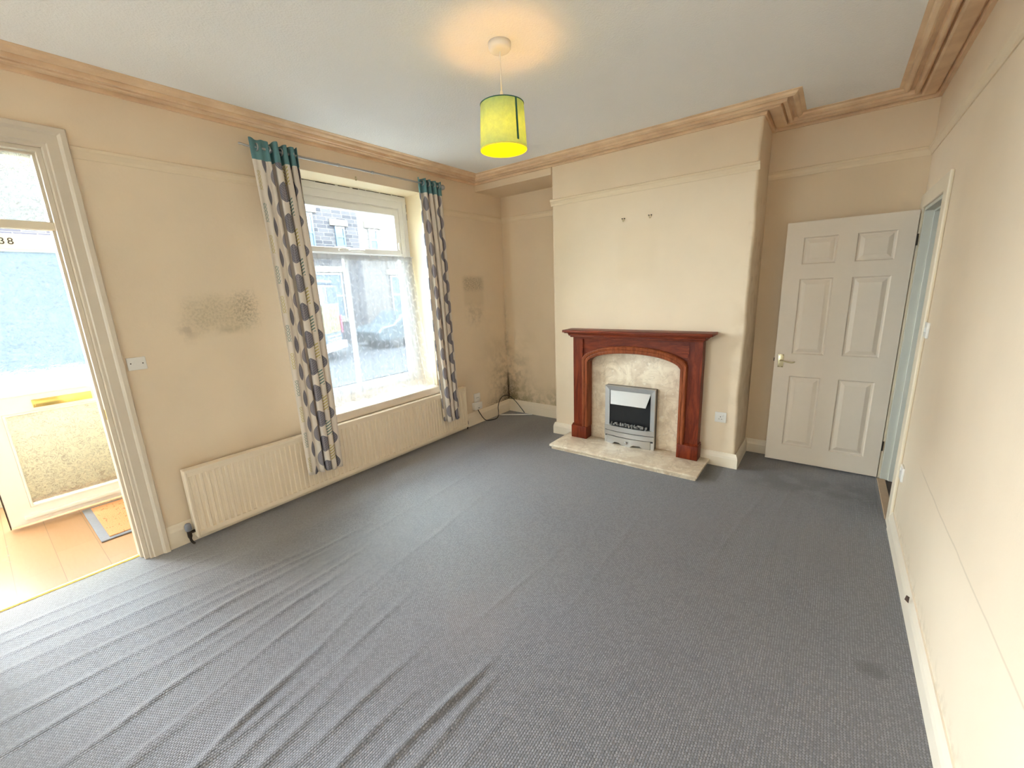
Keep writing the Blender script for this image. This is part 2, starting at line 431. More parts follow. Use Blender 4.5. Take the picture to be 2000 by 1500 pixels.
def mk_net():
    m = Mat('white_net'); u, v, _ = m.pos('uv')
    cw = .085; cu = u/cw; ci = cu.floor(); lx = cu.fract()-.5
    vv = v/.055+ci*.37; ly = vv.fract()-.5
    sgn = vv.floor().mod(2.)*2.-1.
    a = lx-sgn*.17; k = a*.8+sgn*ly*.75; q = a*.75-sgn*ly*.6
    leaf = ((k/.34).pow(2)+(q/.13).pow(2)) < 1.
    wig = (v*26.).sin()*.09; stem = ((lx-wig).abs() < .022)
    pat = leaf.max(stem).max(v < .03).max(v > 1.285)
    n = m.noise(500, 1)
    d = m.N('ShaderNodeBsdfDiffuse'); d.inputs[0].default_value = (.88, .88, .9, 1)
    tl = m.N('ShaderNodeBsdfTranslucent'); tl.inputs[0].default_value = (.12, .13, .15, 1)
    tp = m.N('ShaderNodeBsdfTransparent')
    m1 = m.N('ShaderNodeMixShader'); m1.inputs[0].default_value = .5; m.L(d.outputs[0], m1.inputs[1]); m.L(tl.outputs[0], m1.inputs[2])
    m2 = m.N('ShaderNodeMixShader'); m.L((pat*.22+(v > 1.27)*.3+.40+n*.06).clamp(), m2.inputs[0]); m.L(tp.outputs[0], m2.inputs[1]); m.L(m1.outputs[0], m2.inputs[2])
    return m.done(m2.outputs[0])
M_net = mk_net()
def mk_shade():
    m = Mat('green_felt_shade'); m.pos('object'); n = m.noise(140, 3); k = m.noise(45, 4)
    c = m.mix(n, (.27, .47, .31), (.37, .58, .40)); cl = m.mix(k.ss(.35, .7), (.42, .56, .006), (.56, .74, .012))
    d = m.bsdf(c, .9, 0, .1); tr = m.N('ShaderNodeBsdfTranslucent'); m.L(cl, tr.inputs[0])
    mx = m.N('ShaderNodeMixShader'); mx.inputs[0].default_value = .30; m.L(d, mx.inputs[1]); m.L(tr.outputs[0], mx.inputs[2])
    return m.done(mx.outputs[0])
M_shade = mk_shade()
def mk_lining():
    m = Mat('yellow_shade_lining'); m.pos('object'); n = m.noise(60, 3)
    c = m.mix(n, (.76, .80, .012), (.84, .90, .02)); d = m.N('ShaderNodeBsdfDiffuse'); m.L(c, d.inputs[0]); t = m.N('ShaderNodeBsdfTranslucent'); m.L(c, t.inputs[0])
    mx = m.N('ShaderNodeMixShader'); mx.inputs[0].default_value = .45; m.L(d.outputs[0], mx.inputs[1]); m.L(t.outputs[0], mx.inputs[2]); return m.done(mx.outputs[0])
M_lining2 = mk_lining()
M_lining = plain('yellow_shade_lining', (.85, .80, .16), .6, 0, .2, 50, .03)
M_seam = plain('dark_teal_seam', (.035, .14, .13), .8, 0, .1, 50, .05)
def mk_emit(name, col, s):
    m = Mat(name); e = m.N('ShaderNodeEmission'); e.inputs[0].default_value = (*col, 1); e.inputs[1].default_value = s
    return m.done(e.outputs[0])
M_bulb = mk_emit('warm_bulb', (1, .46, .14), 58.)
def mk_mat():
    m = Mat('coir_mat'); x, y, z = m.pos('world'); n = m.noise(60, 4, m.comb(x, y*2.5, 0.)); s = m.noise(24, 3, m.comb(x, y*2, 0.))
    c = m.mix(n, (.50, .22, .10), (.72, .38, .20)); c = m.mix(s.ss(.60, .66)*.7, c, (.26, .10, .05))
    return m.done(m.bsdf(c, .95, 0, .1, m.bump(n, .6, .006)))
M_coir = mk_mat(); M_matedge = plain('grey_rubber', (.22, .23, .27), .7, 0, .3, 60, .1)
def mk_stone(name, a, b, mortar):
    m = Mat(name); x, y, z = m.pos('world'); i = (z/.15).floor(); fz = (z/.15).fract(); yy = y/.42+i*.37+(i*1.7).sin()*.2; fy = yy.fract()
    wn = m.N('ShaderNodeTexWhiteNoise', noise_dimensions='2D'); m.L(m.comb(i, yy.floor(), 0.), wn.inputs['Vector']); r = X(m.nt, wn.outputs['Value'])
    n = m.noise(9, 4)
    c = m.mix(r*.7+n*.3, a, b); j = fz.ss(.16, .06).max(fy.ss(.05, .02)); c = m.mix(j, c, mortar)
    return m.done(m.bsdf(c, .9, 0, .2, m.bump(1.-j, .5, .02)))
M_stoneA = mk_stone('sooty_stone', (.015, .015, .019), (.042, .040, .043), (.080, .078, .078))
M_stoneB = mk_stone('cleaned_stone', (.055, .050, .047), (.072, .066, .062), (.078, .073, .069))
M_lintel = plain('pale_stone', (.09, .08, .066), .85, 0, .2, 6, .1)
M_pane = plain('dark_window_pane', (.03, .045, .06), .1, 0, .5, 3, .3)
M_paleframe = plain('pale_frame_paint', (.09, .093, .097), .5)
M_road = plain('asphalt', (.020, .022, .026), .9, 0, .2, 4, .2); M_pave = plain('paving_stone', (.040, .044, .048), .85, 0, .2, 3, .15)
M_van = plain('blue_van_paint', (.03, .045, .07), .3, 0, .5, 3, .05); M_tyre = plain('tyre_rubber', (.02, .02, .022), .8)
M_yellow = plain('yellow_sign', (.10, .082, .010), .6); M_glyph = plain('sign_lettering', (.02, .02, .012), .6); M_stripe = plain('pale_lettering', (.08, .083, .088), .6)
M_red = plain('red_lamp_lens', (.14, .008, .03), .3); M_carpaint = plain('grey_car_paint', (.05, .065, .075), .25, .3, .5, 3, .05)
M_darkwood = plain('dark_brown_wood', (.06, .03, .022), .5, 0, .4, 20, .2)
M_hall = plain('hall_paint', (.45, .43, .38), .7)
M_coal = plain('grey_pebble', (.22, .215, .21), .8, 0, .3, 30, .5, .3)
M_strip = plain('beech_strip', (.50, .36, .24), .5, 0, .3, 30, .1)
# ------------------------------------------------------------------ the shell
WT = .12; DT = .42      # thin wall at the porch doorway, thick wall round the window
DY0, DY1, DZ = -.40, .43, 2.375        # left doorway opening
NY0, NY1, NZ0, NZ1 = 1.56, 2.972, .59, 2.522    # window opening
wl = MB()
SW = (-4.0, -1.75, .4, 2.6)  # opening of an unseen window added to brighten chimney breast and right wall
wl.box(-WT, 0, YB-.1, SW[0], 0, H); wl.box(-WT, 0, SW[1], DY0, 0, H); wl.box(-WT, 0, SW[0], SW[1], 0, SW[2]); wl.box(-WT, 0, SW[0], SW[1], SW[3], H); wl.box(-WT, 0, DY0, DY1, DZ, H); wl.box(-WT, 0, DY1, .80, 0, H)
wl.box(-DT, 0, .80, NY0, 0, H); wl.box(-DT, 0, NY1, YR+.3, 0, H)
wl.box(-DT, 0, NY0, NY1, 0, NZ0-.02); wl.box(-DT, 0, NY0, NY1, NZ1, H)
struct(wl.build('wall_left', M_left, origin=(0, 1, 0)))
wb = MB(); wb.box(0, X1, YL, YL+.2, 0, H); wb.box(X2, W+.2, YR, YR+.2, 0, H); wb.box(0, X1, YC, YL, 2.64, H)
struct(wb.build('wall_back', M_back, origin=(2, YR, 0)))
r = .022
def rc(cx, cy, a0, n=6): return [(cx+r*math.cos(a0+k*PI/2/n), cy+r*math.sin(a0+k*PI/2/n)) for k in range(n+1)]
cb = MB(); poly = [(X1, YL+.15)] + rc(X1+r, YC+r, PI) + rc(X2-r, YC+r, 1.5*PI) + [(X2, YL+.15)]
nz_ = 60; rings_ = []
for k in range(nz_+1):
    z = H*k/nz_; dx = -.010/(1+math.exp((z-1.15)*9))+.0035*math.sin(z*7.3)+.002*math.sin(z*17)
    rings_.append([(x+(dx if x > 2 else 0)*(1 if y < YC+.03 else .3), y, z) for x, y in poly])
m_ = len(poly); cb.add([q for r_ in rings_ for q in r_], [(i*m_+k, i*m_+(k+1) % m_, (i+1)*m_+(k+1) % m_, (i+1)*m_+k) for i in range(nz_) for k in range(m_)])
o = struct(cb.build('wall_chimney', M_breast, origin=(1.9, YC, 0)))
RY0, RY1, RZ = 3.385, 4.135, 2.0      # right doorway
wr = MB(); wr.box(W, W+.13, YB-.1, RY0, 0, H); wr.box(W, W+.13, RY1, YR, 0, H); wr.box(W, W+.13, RY0, RY1, RZ, H)
struct(wr.build('wall_right', M_right, origin=(W, 1, 0)))
BW = (.30, .80, 1.1, 2.25)              # unseen rear window, added behind the camera for fill daylight
we = MB(); we.box(0, BW[0], YB-.15, YB, 0, H); we.box(BW[1], W, YB-.15, YB, 0, H); we.box(BW[0], BW[1], YB-.15, YB, 0, BW[2]); we.box(BW[0], BW[1], YB-.15, YB, BW[3], H)
struct(we.build('wall_rear', M_plain, origin=(2, YB, 0)))
struct(MB().box(-DT, W+.13, YB-.15, YR+.2, H, H+.15).build('ceiling', M_ceil, origin=(2, 1, H)))
struct(MB().box(-DT, W+.13, YB-.15, YR+.2, H+.15, 6.3).build('wall_upper_storey', M_hall)); struct(MB().box(-DT, 8, YR+.35, 34, -.45, 6.3).build('wall_neighbour', M_hall))
# frame of the added rear fill window (behind the camera)
w2 = empty('added_window_2', (1.9, YB-.08, BW[2])); struct(w2, 'white framed fill window added in the wall behind')
f = MB(); a, b_, c_, d_ = BW
f.prism([(a, c_), (b_, c_), (b_, c_+.06), (a, c_+.06)], 'y', YB-.11, YB-.05); f.prism([(a, d_-.06), (b_, d_-.06), (b_, d_), (a, d_)], 'y', YB-.11, YB-.05); f.prism([(a, c_+.06), (a+.06, c_+.06), (a+.06, d_-.06), (a, d_-.06)], 'y', YB-.11, YB-.05); f.prism([(b_-.06, c_+.06), (b_, c_+.06), (b_, d_-.06), (b_-.06, d_-.06)], 'y', YB-.11, YB-.05)
f.build('window_frame', M_upvc, w2); MB().box(a+.05, b_-.05, YB-.085, YB-.079, c_+.05, d_-.05).build('window_pane', M_glass, w2)
w3 = struct(empty('added_window_3', (-.06, -2.55, SW[2])), 'fill window added in the street wall, behind the camera')  # out of view, added as a source of fill daylight
f = MB(); f.ring(-.09, -.03, *SW, .06, .06, .06, .06); f.box(-.088, -.032, -2.9, -2.84, SW[2]+.05, SW[3]-.05); f.build('window_frame', M_upvc, w3); MB().box(-.063, -.057, SW[0]+.05, SW[1]-.05, SW[2]+.05, SW[3]-.05).build('window_pane', M_glass, w3)
# carpeted floor with rucks
nx, ny = 420, 250
gx = np.linspace(-.088, W+.01, nx); gy = np.concatenate([np.linspace(YB, -.7, 12), np.linspace(-.68, YR+.01, ny-12)])
GX, GY = np.meshgrid(gx, gy, indexing='ij'); GZ = np.zeros_like(GX)
rucks = [(1.60, -.27, .45, .50, 7, .020), (2.255, .05, .70, .36, 10, .018), (2.33, .06, .62, .40, 8, .020), (1.98, -.05, .5, .5, 5, .02), (2.12, 0, .45, .4, 5, .018),
         (.60, .10, .0, .55, 4, .018), (.47, .1, .1, .6, 4, .018), (.75, .08, .3, .7, 4, .02), (.9, .02, .35, .7, 5, .02), (1.05, -.03, .35, .7, 4.5, .018), (1.22, -.12, .4, .7, 5, .02),
         (1.38, -.18, .5, .6, 4, .016), (1.75, -.2, .6, .6, 4, .018), (1.85, -.15, .35, .45, 5, .02), (2.45, .06, .5, .4, 5, .016), (.33, .08, .2, .5, 3, .015), (.2, .05, .1, .5, 3, .015),
         (2.6, .1, .45, .3, 4, .018), (1.13, -.08, .8, .5, 3, .015), (.82, .05, .9, .5, 3, .015), (2.7, .12, 2.9, .5, 2.5, .014), (2.85, .12, 3.2, .4, 2.5, .012), (3.0, .1, 3.3, .35, 2.5, .012), (2.95, .1, 2.5, .5, 1.5, .02),
         (2.4, .0, 2.1, .6, 2, .02), (1.5, -.15, 1.5, .7, 2, .02), (1.0, -.05, 2.0, .8, 1.5, .02), (2.05, .05, 1.6, .4, 2.5, .015), (1.68, -.1, .1, .4, 5, .018), (1.45, -.1, .05, .4, 4, .018)]
for (x0, sl, yc, hl, amp, wd) in rucks:
    ph = rng.uniform(0, 6, 3); xc = x0+sl*(GY-.6)+.008*np.sin(GY*5+ph[0])+.004*np.sin(GY*13+ph[1])
    env = np.exp(-((GY-yc)/hl)**4)*(.75+.25*np.sin(GY*9+ph[2]))
    u = (GX-xc)/wd; GZ += amp*.0019*env*np.exp(-np.where(u > 0, u*1.5, u*.8)**2)
fl = MB(); fl.v = [(gx[i], gy[j], GZ[i, j]) for i in range(nx) for j in range(ny)]
fl.f = [(i*ny+j, (i+1)*ny+j, (i+1)*ny+j+1, i*ny+j+1) for i in range(nx-1) for j in range(ny-1)]; fl.smooth = [True]*len(fl.f); fl.mi = [0]*len(fl.f)
struct(fl.build('floor', M_carpet, origin=(2, 1, 0), recalc=False), 'worn dark grey loop pile carpet with long rucks')
# cornice, picture rails, skirtings
cp = [(0,.046),(.020,.047),(.023,.013),(.033,.012),(.036,.030),(.098,.041),(.110,.037),(.113,.008),(.122,.008),(.126,.034),(.135,.038),(.148,.035),(.153,.010),(.162,.009),(.176,.012),(.181,.026),(.190,.027),(.206,.018),(.212,.006),(PC,.003),(PC,-.004),(0,-.004)]
o = MB().sweep([(0, YB), (0, YC), (X2, YC), (X2, YR), (W, YR), (W, YB)], [(d, H-z) for d, z in cp], -1).build('trim_1', M_corn, origin=(2, YC, ZC)); struct(o, 'wide tan painted moulded ceiling cornice')
pr = [(0, ZP-.058), (.006, ZP-.058), (.009, ZP-.042), (.018, ZP-.024), (.023, ZP-.018), (.023, ZP-.004), (.017, ZP), (0, ZP+.002)]
for i, (path, lab) in enumerate([([(0, .533), (0, 1.60)], 'cream picture rail left of the window'), ([(0, 2.99), (0, YL), (X1, YL)], 'cream picture rail round the mouldy corner'),
    ([(X1-.008, YC), (X2+.004, YC)], 'cream picture rail across the chimney breast'), ([(X2, YR), (W, YR), (W, YB)], 'cream picture rail over the panelled door')]):
    struct(MB().sweep(path, pr, -1).build('trim_%d' % (i+2), M_rail), lab)
def skirt(h, t=.02): return [(0, 0), (t, 0), (t, h-.045), (t-.003, h-.032), (t-.004, h-.026), (t-.010, h-.012), (t-.014, h), (0, h)]
bl = struct(MB().sweep([(0, .533), (0, YL)], skirt(.155), -1).build('baseboard_left', M_skirt))
MB().tube([(.0195, 1.392, .060), (.0195, 1.408, .061), (.0195, 1.428, .036), (.0195, 1.416, .020)], .0028, 6).build('crack', M_gap, bl)
struct(MB().sweep([(0, YL), (X1, YL)], skirt(.155), -1).build('baseboard_back', M_skirt))
struct(MB().sweep([(X1, YL), (X1, YC), (1.272, YC)], skirt(.125), -1).build('baseboard_chimney_left', M_skirt))
struct(MB().sweep([(2.500, YC), (X2, YC), (X2, YR), (2.95, YR)], skirt(.125), -1).build('baseboard_chimney_right', M_skirt))
struct(MB().sweep([(2.95, YR), (W, YR)], skirt(.125), -1).build('baseboard_alcove', M_skirt))
br = MB().sweep([(W, 3.272), (W, YB)], skirt(.122), -1).build('baseboard_right', M_skirt); struct(br)
MB().add([(W-.022, 2.345, .108), (W-.016, 2.375, .122), (W-.03, 2.362, .136), (W-.036, 2.352, .118), (W-.019, 2.36, .104)], [(0, 1, 2), (0, 2, 3), (0, 4, 1), (0, 3, 4), (1, 4, 3), (1, 3, 2)]).build('loose_splinter', M_darkwood, br)
# ------------------------------------------------------------------ left doorway: frame, fanlight, threshold
d1 = struct(empty('door_1', (0, .02, 0)), 'cream doorway frame with a fanlight, open to the porch')
ar = [(0, 0), (.012, 0), (.016, .006), (.016, .018), (.022, .024), (.022, .066), (.028, .072), (.034, .080), (.034, .100), (.030, .104), (0, .104)]   # (out, across)
ab = MB()
def arch_leg(y0, sg, ztop):
    vs = []; n = len(ar)
    for zz in (0, 1):
        for o_, a_ in ar: vs.append((o_, y0+sg*a_, 0 if zz == 0 else ztop+a_))
    ab.add(vs, [tuple(range(n))[::-1], tuple(range(n, 2*n))] + [(k, (k+1) % n, n+(k+1) % n, n+k) for k in range(n)])
arch_leg(DY1, 1, DZ); arch_leg(DY0, -1, DZ)
n = len(ar); vs = [(o_, DY1+a_, DZ+a_) for o_, a_ in ar]+[(o_, DY0-a_, DZ+a_) for o_, a_ in ar]
ab.add(vs, [tuple(range(n))[::-1], tuple(range(n, 2*n))] + [(k, (k+1) % n, n+(k+1) % n, n+k) for k in range(n)])
ab.build('architrave', M_arch, d1)
jb = MB()
jb.portal(-WT-.01, 0, DY0, DY1, DZ, .022, .022, .02); jb.portal(-WT-.009, -.045, DY0+.021, DY1-.021, DZ-.019, .013, .013, .010)
jb.build('door_lining', M_arch, d1, bevel=.002)
MB().box(-.085, -.03, DY0+.02, DY1-.02, 1.978, 2.018).build('transom_bar', M_gloss, d1, bevel=.004)
MB().box(-.064, -.058, DY0+.02, DY1-.02, 2.014, DZ-.015).build('fanlight_pane', M_obs2, d1)
MB().box(-.035, -.012, DY1-.0235, DY1-.0215, .925, .985).build('strike_plate', M_brass, d1)
th = MB(); n = 8; pf = [(-.116+.040*k/n, .002+.007*math.sin(PI*k/n)) for k in range(n+1)]+[(-.076, -.004), (-.116, -.004)]
th.prism([(x, z) for x, z in pf], 'y', DY0+.02, DY1-.02); th.build('threshold_strip', M_brass, d1)
# ------------------------------------------------------------------ porch beyond
PX = -1.95
struct(MB().box(PX-.5, -.09, -1.25, .80, -.03, -.001).build('floor_porch', M_lam, origin=(-1, 0, -.03)), 'pale wood laminate floor of the porch')
pw = MB(); pw.box(PX-.1, PX, -1.25, .80, 0, 1.05); pw.box(PX-.1, PX, -1.25, .80, 2.7, 2.75); pw.box(PX-.1, PX, -1.25, -1.0, 1.05, 2.7); pw.box(PX-.1, PX, .70, .80, 1.05, 2.7)
pw.box(PX, -WT, .74, .80, 0, 2.75); pw.box(PX, -1.80, -1.25, -1.15, 0, 2.75); pw.box(-1.60, -WT, -1.25, -1.15, 0, 2.75); pw.box(-1.80, -1.60, -1.25, -1.15, 2.1, 2.75)
struct(pw.build('wall_porch', M_porch, origin=(-1.9, 0, 0)))
struct(MB().box(PX-.1, -WT, -1.25, .80, 2.75, 2.85).build('ceiling_porch', M_ceil))
struct(MB().box(PX, PX+.03, -1.24, -.115, 0, .22).build('baseboard_porch', M_darkwood))
# front door leaf standing open in the porch
d2 = struct(empty('door_2', (-1.29, .34, 0)), 'white plastic front door with wrinkled glass, standing open')
fx0, fx1 = -1.335, -1.270
ya, yb = -.074, .76
lf = MB()
lf.ring(fx0, fx1, ya, yb, .028, 2.09, .119, .105, .120, .105)
lf.box(fx0+.001, fx1-.001, .040, .66, .850, .968)
for (z0, z1) in ((.148, .850), (.968, 1.985)): lf.ring(fx0+.01, fx1+.006, .045, .655, z0, z1, .014, .014, .014, .014)
lf.build('leaf_frame', M_upvc, d2, bevel=.004)
MB().box(-1.306, -1.298, .047, .653, .966, 1.987).build('upper_pane', M_obs, d2); MB().box(-1.306, -1.298, .047, .653, .146, .852).build('lower_pane', M_obs3, d2)
MB().rbox(fx1, fx1+.022, .0, .70, .062, .094, .006).build('weather_bar', M_upvc, d2)
MB().box(fx0-.004, fx1+.002, ya-.006, ya, .02, 2.09).build('edge_seal', M_darkmetal, d2)
lp = MB().rbox(fx1, fx1+.010, .200, .512, .874, .932, .003).build('letter_plate', M_brass, d2)
MB().rbox(fx1+.010, fx1+.016, .212, .500, .884, .922, .002).build('flap', M_brass, lp)
def text_mesh(txt, size, name, mat, parent, M, ext=.001):
    cu = bpy.data.curves.new(name, 'FONT'); cu.body = txt; cu.size = size; cu.extrude = ext; cu.align_x = 'CENTER'; cu.align_y = 'CENTER'; cu.space_character = 1.25
    to = bpy.data.objects.new(name, cu); COL.objects.link(to); bpy.context.view_layer.update()
    me = bpy.data.meshes.new_from_object(to); bpy.data.objects.remove(to)
    me.transform(M); ob = bpy.data.objects.new(name, me); COL.objects.link(ob); me.materials.append(mat); ob.parent = parent
    ob['_w'] = list(parent['_w']); me.transform(Matrix.Translation(-Vector(parent['_w'])))
    return ob
face_px = Matrix(((0, 0, 1, 0), (1, 0, 0, 0), (0, 1, 0, 0), (0, 0, 0, 1)))      # text facing +x
text_mesh('38', .062, 'house_number', M_darkmetal, d2, Matrix.Translation((fx1+.0015, .306, 2.037)) @ face_px)
dm = thing('door_mat', (-.88, .47, 0), 'orange coir door mat with grey rubber border on the porch floor', 'mat')
MB().rbox(-1.25, -.505, .283, .70, .0, .010, .003).build('border', M_matedge, dm); 
MB().rbox(-1.215, -.535, .330, .655, .008, .018, .004).build('pile', M_coir, dm)
# ------------------------------------------------------------------ main window
w1 = struct(empty('window_1', (-.25, 2.27, NZ0)), 'white window with a top opening light over a fixed pane')
fr = MB()
fr.ring(-.32, -.25, NY0, NY1, .665, NZ1, .09, .104, .087, .122)
fr.box(-.319, -.251, NY0+.08, 2.875, 1.928, 1.968); fr.ring(-.318, -.262, NY0+.088, 2.87, .75, 2.402, .002, .02, .002, .016)
fr.box(-.252, -.241, NY0+.02, 2.925, 2.462, 2.474); fr.box(-.252, -.2415, 2.918, 2.928, .69, 2.463)
fr.build('window_frame', M_upvc, w1, bevel=.004)
sa = MB()
sa.ring(-.315, -.238, NY0+.09, 2.852, 1.950, 2.385, .065, .052, .048, .060)
sa.build('top_light', M_upvc, w1, bevel=.005)
MB().box(-.293, -.287, NY0+.14, 2.81, 1.985, 2.335).build('upper_pane', M_glass, w1)
MB().box(-.293, -.287, NY0+.08, 2.865, .742, 1.935).build('lower_pane', M_glass, w1)
MB().box(-.305, -.268, 2.216, 2.252, .745, 1.93).build('mullion', M_upvc, w1, bevel=.004)
h = MB().rbox(-.238, -.226, 2.23, 2.275, 1.966, 1.984, .003); h.tube([(-.225, 2.255, 1.975), (-.205, 2.265, 1.975), (-.200, 2.31, 1.976), (-.200, 2.40, 1.974)], .0065, 8, 4); h.rbox(-.238, -.222, 2.155, 2.19, 1.968, 1.984, .003)
h.build('window_handle', M_plastic, w1)
MB().rbox(-.238, -.222, 2.815, 2.838, 2.0, 2.07, .003).build('trickle_stay', M_plastic, w1)
g = MB(); yy = 1.70
while yy < 2.93:
    l = random.uniform(.05, .16); g.box(-.252, -.2475, yy, min(yy+l, 2.955), NZ1-.003-random.uniform(.002, .006), NZ1); yy += l+random.uniform(.0, .03)
for z0, z1 in ((2.30, 2.36), (2.38, 2.45)): g.box(-.2495, -.247, NY1-.006, NY1, z0, z1)
g.build('frame_gap', M_gap, w1)
sl = MB(); sl.prism([(-.26, .665), (-.23, .660), (-.18, .612), (.028, .592), (.034, .586), (.034, .520), (.0, .515), (.0, .56), (-.26, .56)], 'y', NY0, NY1)
sl.build('window_sill', M_white, w1, bevel=.003)
rv = MB(); rv.box(-.25, .001, NY1-.004, NY1, .60, NZ1); rv.box(-.25, .001, NY0, NY0+.004, .60, NZ1); rv.box(-.25, .001, NY0, NY1, NZ1-.002, NZ1)
rv.build('reveal_lining', M_reveal, w1)
# ------------------------------------------------------------------ radiator
rd = thing('radiator', (.06, 1.99, .04), 'long low cream ribbed radiator under the window behind both curtains', 'radiator')
ry0, ry1 = .675, 3.305; p_ = .0366; nr = int((ry1-ry0-.03)/p_)
prof = []; y = ry0+.012
prof.append((y, .088))
for k in range(nr):
    b0 = y+.006; prof += [(b0, .088), (b0+.004, .079), (b0+.021, .079), (b0+.025, .088)]; y += p_
prof.append((ry1-.012, .088))
z0, z1, zt, zb = .085, .470, .508, .050
pn = MB()
A = [(x, yv, z0) for yv, x in prof]; B = [(x, yv, z1) for yv, x in prof]; pn.strip(A, B)
T = [(.088, yv, z1+.004) for yv, x in prof]; T2 = [(.088, yv, zt) for yv, x in prof]; T3 = [(.076, yv, zt+.004) for yv, x in prof]; pn.strip(B, T); pn.strip(T, T2); pn.strip(T2, T3)
Bt = [(.088, yv, z0-.004) for yv, x in prof]; B2 = [(.088, yv, zb) for yv, x in prof]; B3 = [(.076, yv, zb-.006) for yv, x in prof]; pn.strip(Bt, A); pn.strip(B2, Bt); pn.strip(B3, B2)
pn.box(.045, .076, ry0+.012, ry1-.012, zb-.006, zt+.004)
pn.build('front_panel', M_rad, rd)
gr = MB(); gr.box(.030, .092, ry0, ry1, .512, .517); 
gr.box(.086, .0925, ry0, ry1, .500, .517); k = ry0+.02
gr.box(.030, .036, ry0, ry1, .500, .517)
gr.build('top_grille', M_rad, rd, bevel=.002)
for s, (a, b_) in enumerate(((ry0-.004, ry0+.012), (ry1-.012, ry1+.004))): MB().rbox(.028, .091, a, b_, .042, .518, .004).build('side_panel', M_rad, rd)
v = MB(); v.tube([(.055, ry0+.002, .085), (.055, ry0-.032, .085)], .010, 10); v.lathe([(.009, .045), (.013, .06), (.013, .10)], (.055, ry0-.036, 0), 'z', 14); v.tube([(.055, ry0-.036, .05), (.056, ry0-.034, .025), (.062, ry0-.022, -.0)], .0075, 8, 4)
vo = v.build('valve', M_darkmetal, rd)
MB().lathe([(.015, .100), (.019, .106), (.019, .138), (.014, .150), (.004, .152)], (.055, ry0-.036, 0), 'z', 16).build('valve_cap', M_matedge, vo)
v = MB(); v.tube([(.055, ry1-.002, .075), (.055, ry1+.03, .075)], .009, 10); v.lathe([(.011, .058), (.013, .07), (.010, .1)], (.055, ry1+.03, 0), 'z', 12); v.tube([(.055, ry1+.03, .06), (.055, ry1+.03, .03), (.05, ry1+.026, -.0)], .0065, 8, 3)
v.build('valve', M_darkmetal, rd)
# ------------------------------------------------------------------ curtain rod and curtains
ro = thing('curtain_rod', (.135, 2.25, 2.53), 'thin grey metal curtain rod over the window', 'curtain rod')
RX = .135
def rz(y): return 2.562+.010*(y-1.39)/1.73
MB().tube([(RX, 1.40, rz(1.4)), (RX, 2.02, rz(2.02))], .0095, 12).build('tube', M_chrome, ro); MB().tube([(RX, 2.0, rz(2.0)), (RX, 3.10, rz(3.1))], .0075, 12).build('inner_tube', M_chrome, ro)
MB().tube([(RX, 1.405, rz(1.4)), (RX, 1.375, rz(1.4)), (RX-.02, 1.345, rz(1.4)+.012), (RX-.03, 1.335, rz(1.4)+.014)], .007, 10, 5).build('finial', M_chrome, ro)
MB().lathe([(.0001, -.028), (.014, -.024), (.024, -.008), (.026, .004), (.02, .018), (.009, .026), (.008, .03)][::-1], (RX, 3.122, rz(3.1)), 'y', 18).build('finial', M_chrome, ro)
for yb_ in (1.52, 2.97):
    b = MB(); b.tube([(.0, yb_, rz(yb_)-.012), (.10, yb_, rz(yb_)-.012), (RX, yb_, rz(yb_)-.0115)], .005, 8); b.lathe([(.018, 0), (.018, .006), (.008, .008)], (0, yb_, rz(yb_)-.012), 'x', 14)
    b.build('bracket', M_chrome, ro)
for yk in (2.02, 2.33):
    MB().lathe([(.0085, -.012), (.0115, -.01), (.0115, .01), (.0085, .012)], (RX, yk, rz(yk)), 'y', 14).build('joint_collar', M_chrome, ro)
br_ = MB(); br_.box(0, .006, 2.245, 2.258, 2.515, 2.548); br_.tube([(.0, 2.251, 2.53), (.02, 2.251, 2.53)], .003, 6)
tag(br_.build('wall_bracket', M_oldbrass), 'small broken bracket stub on the wall above the window', 'bracket')
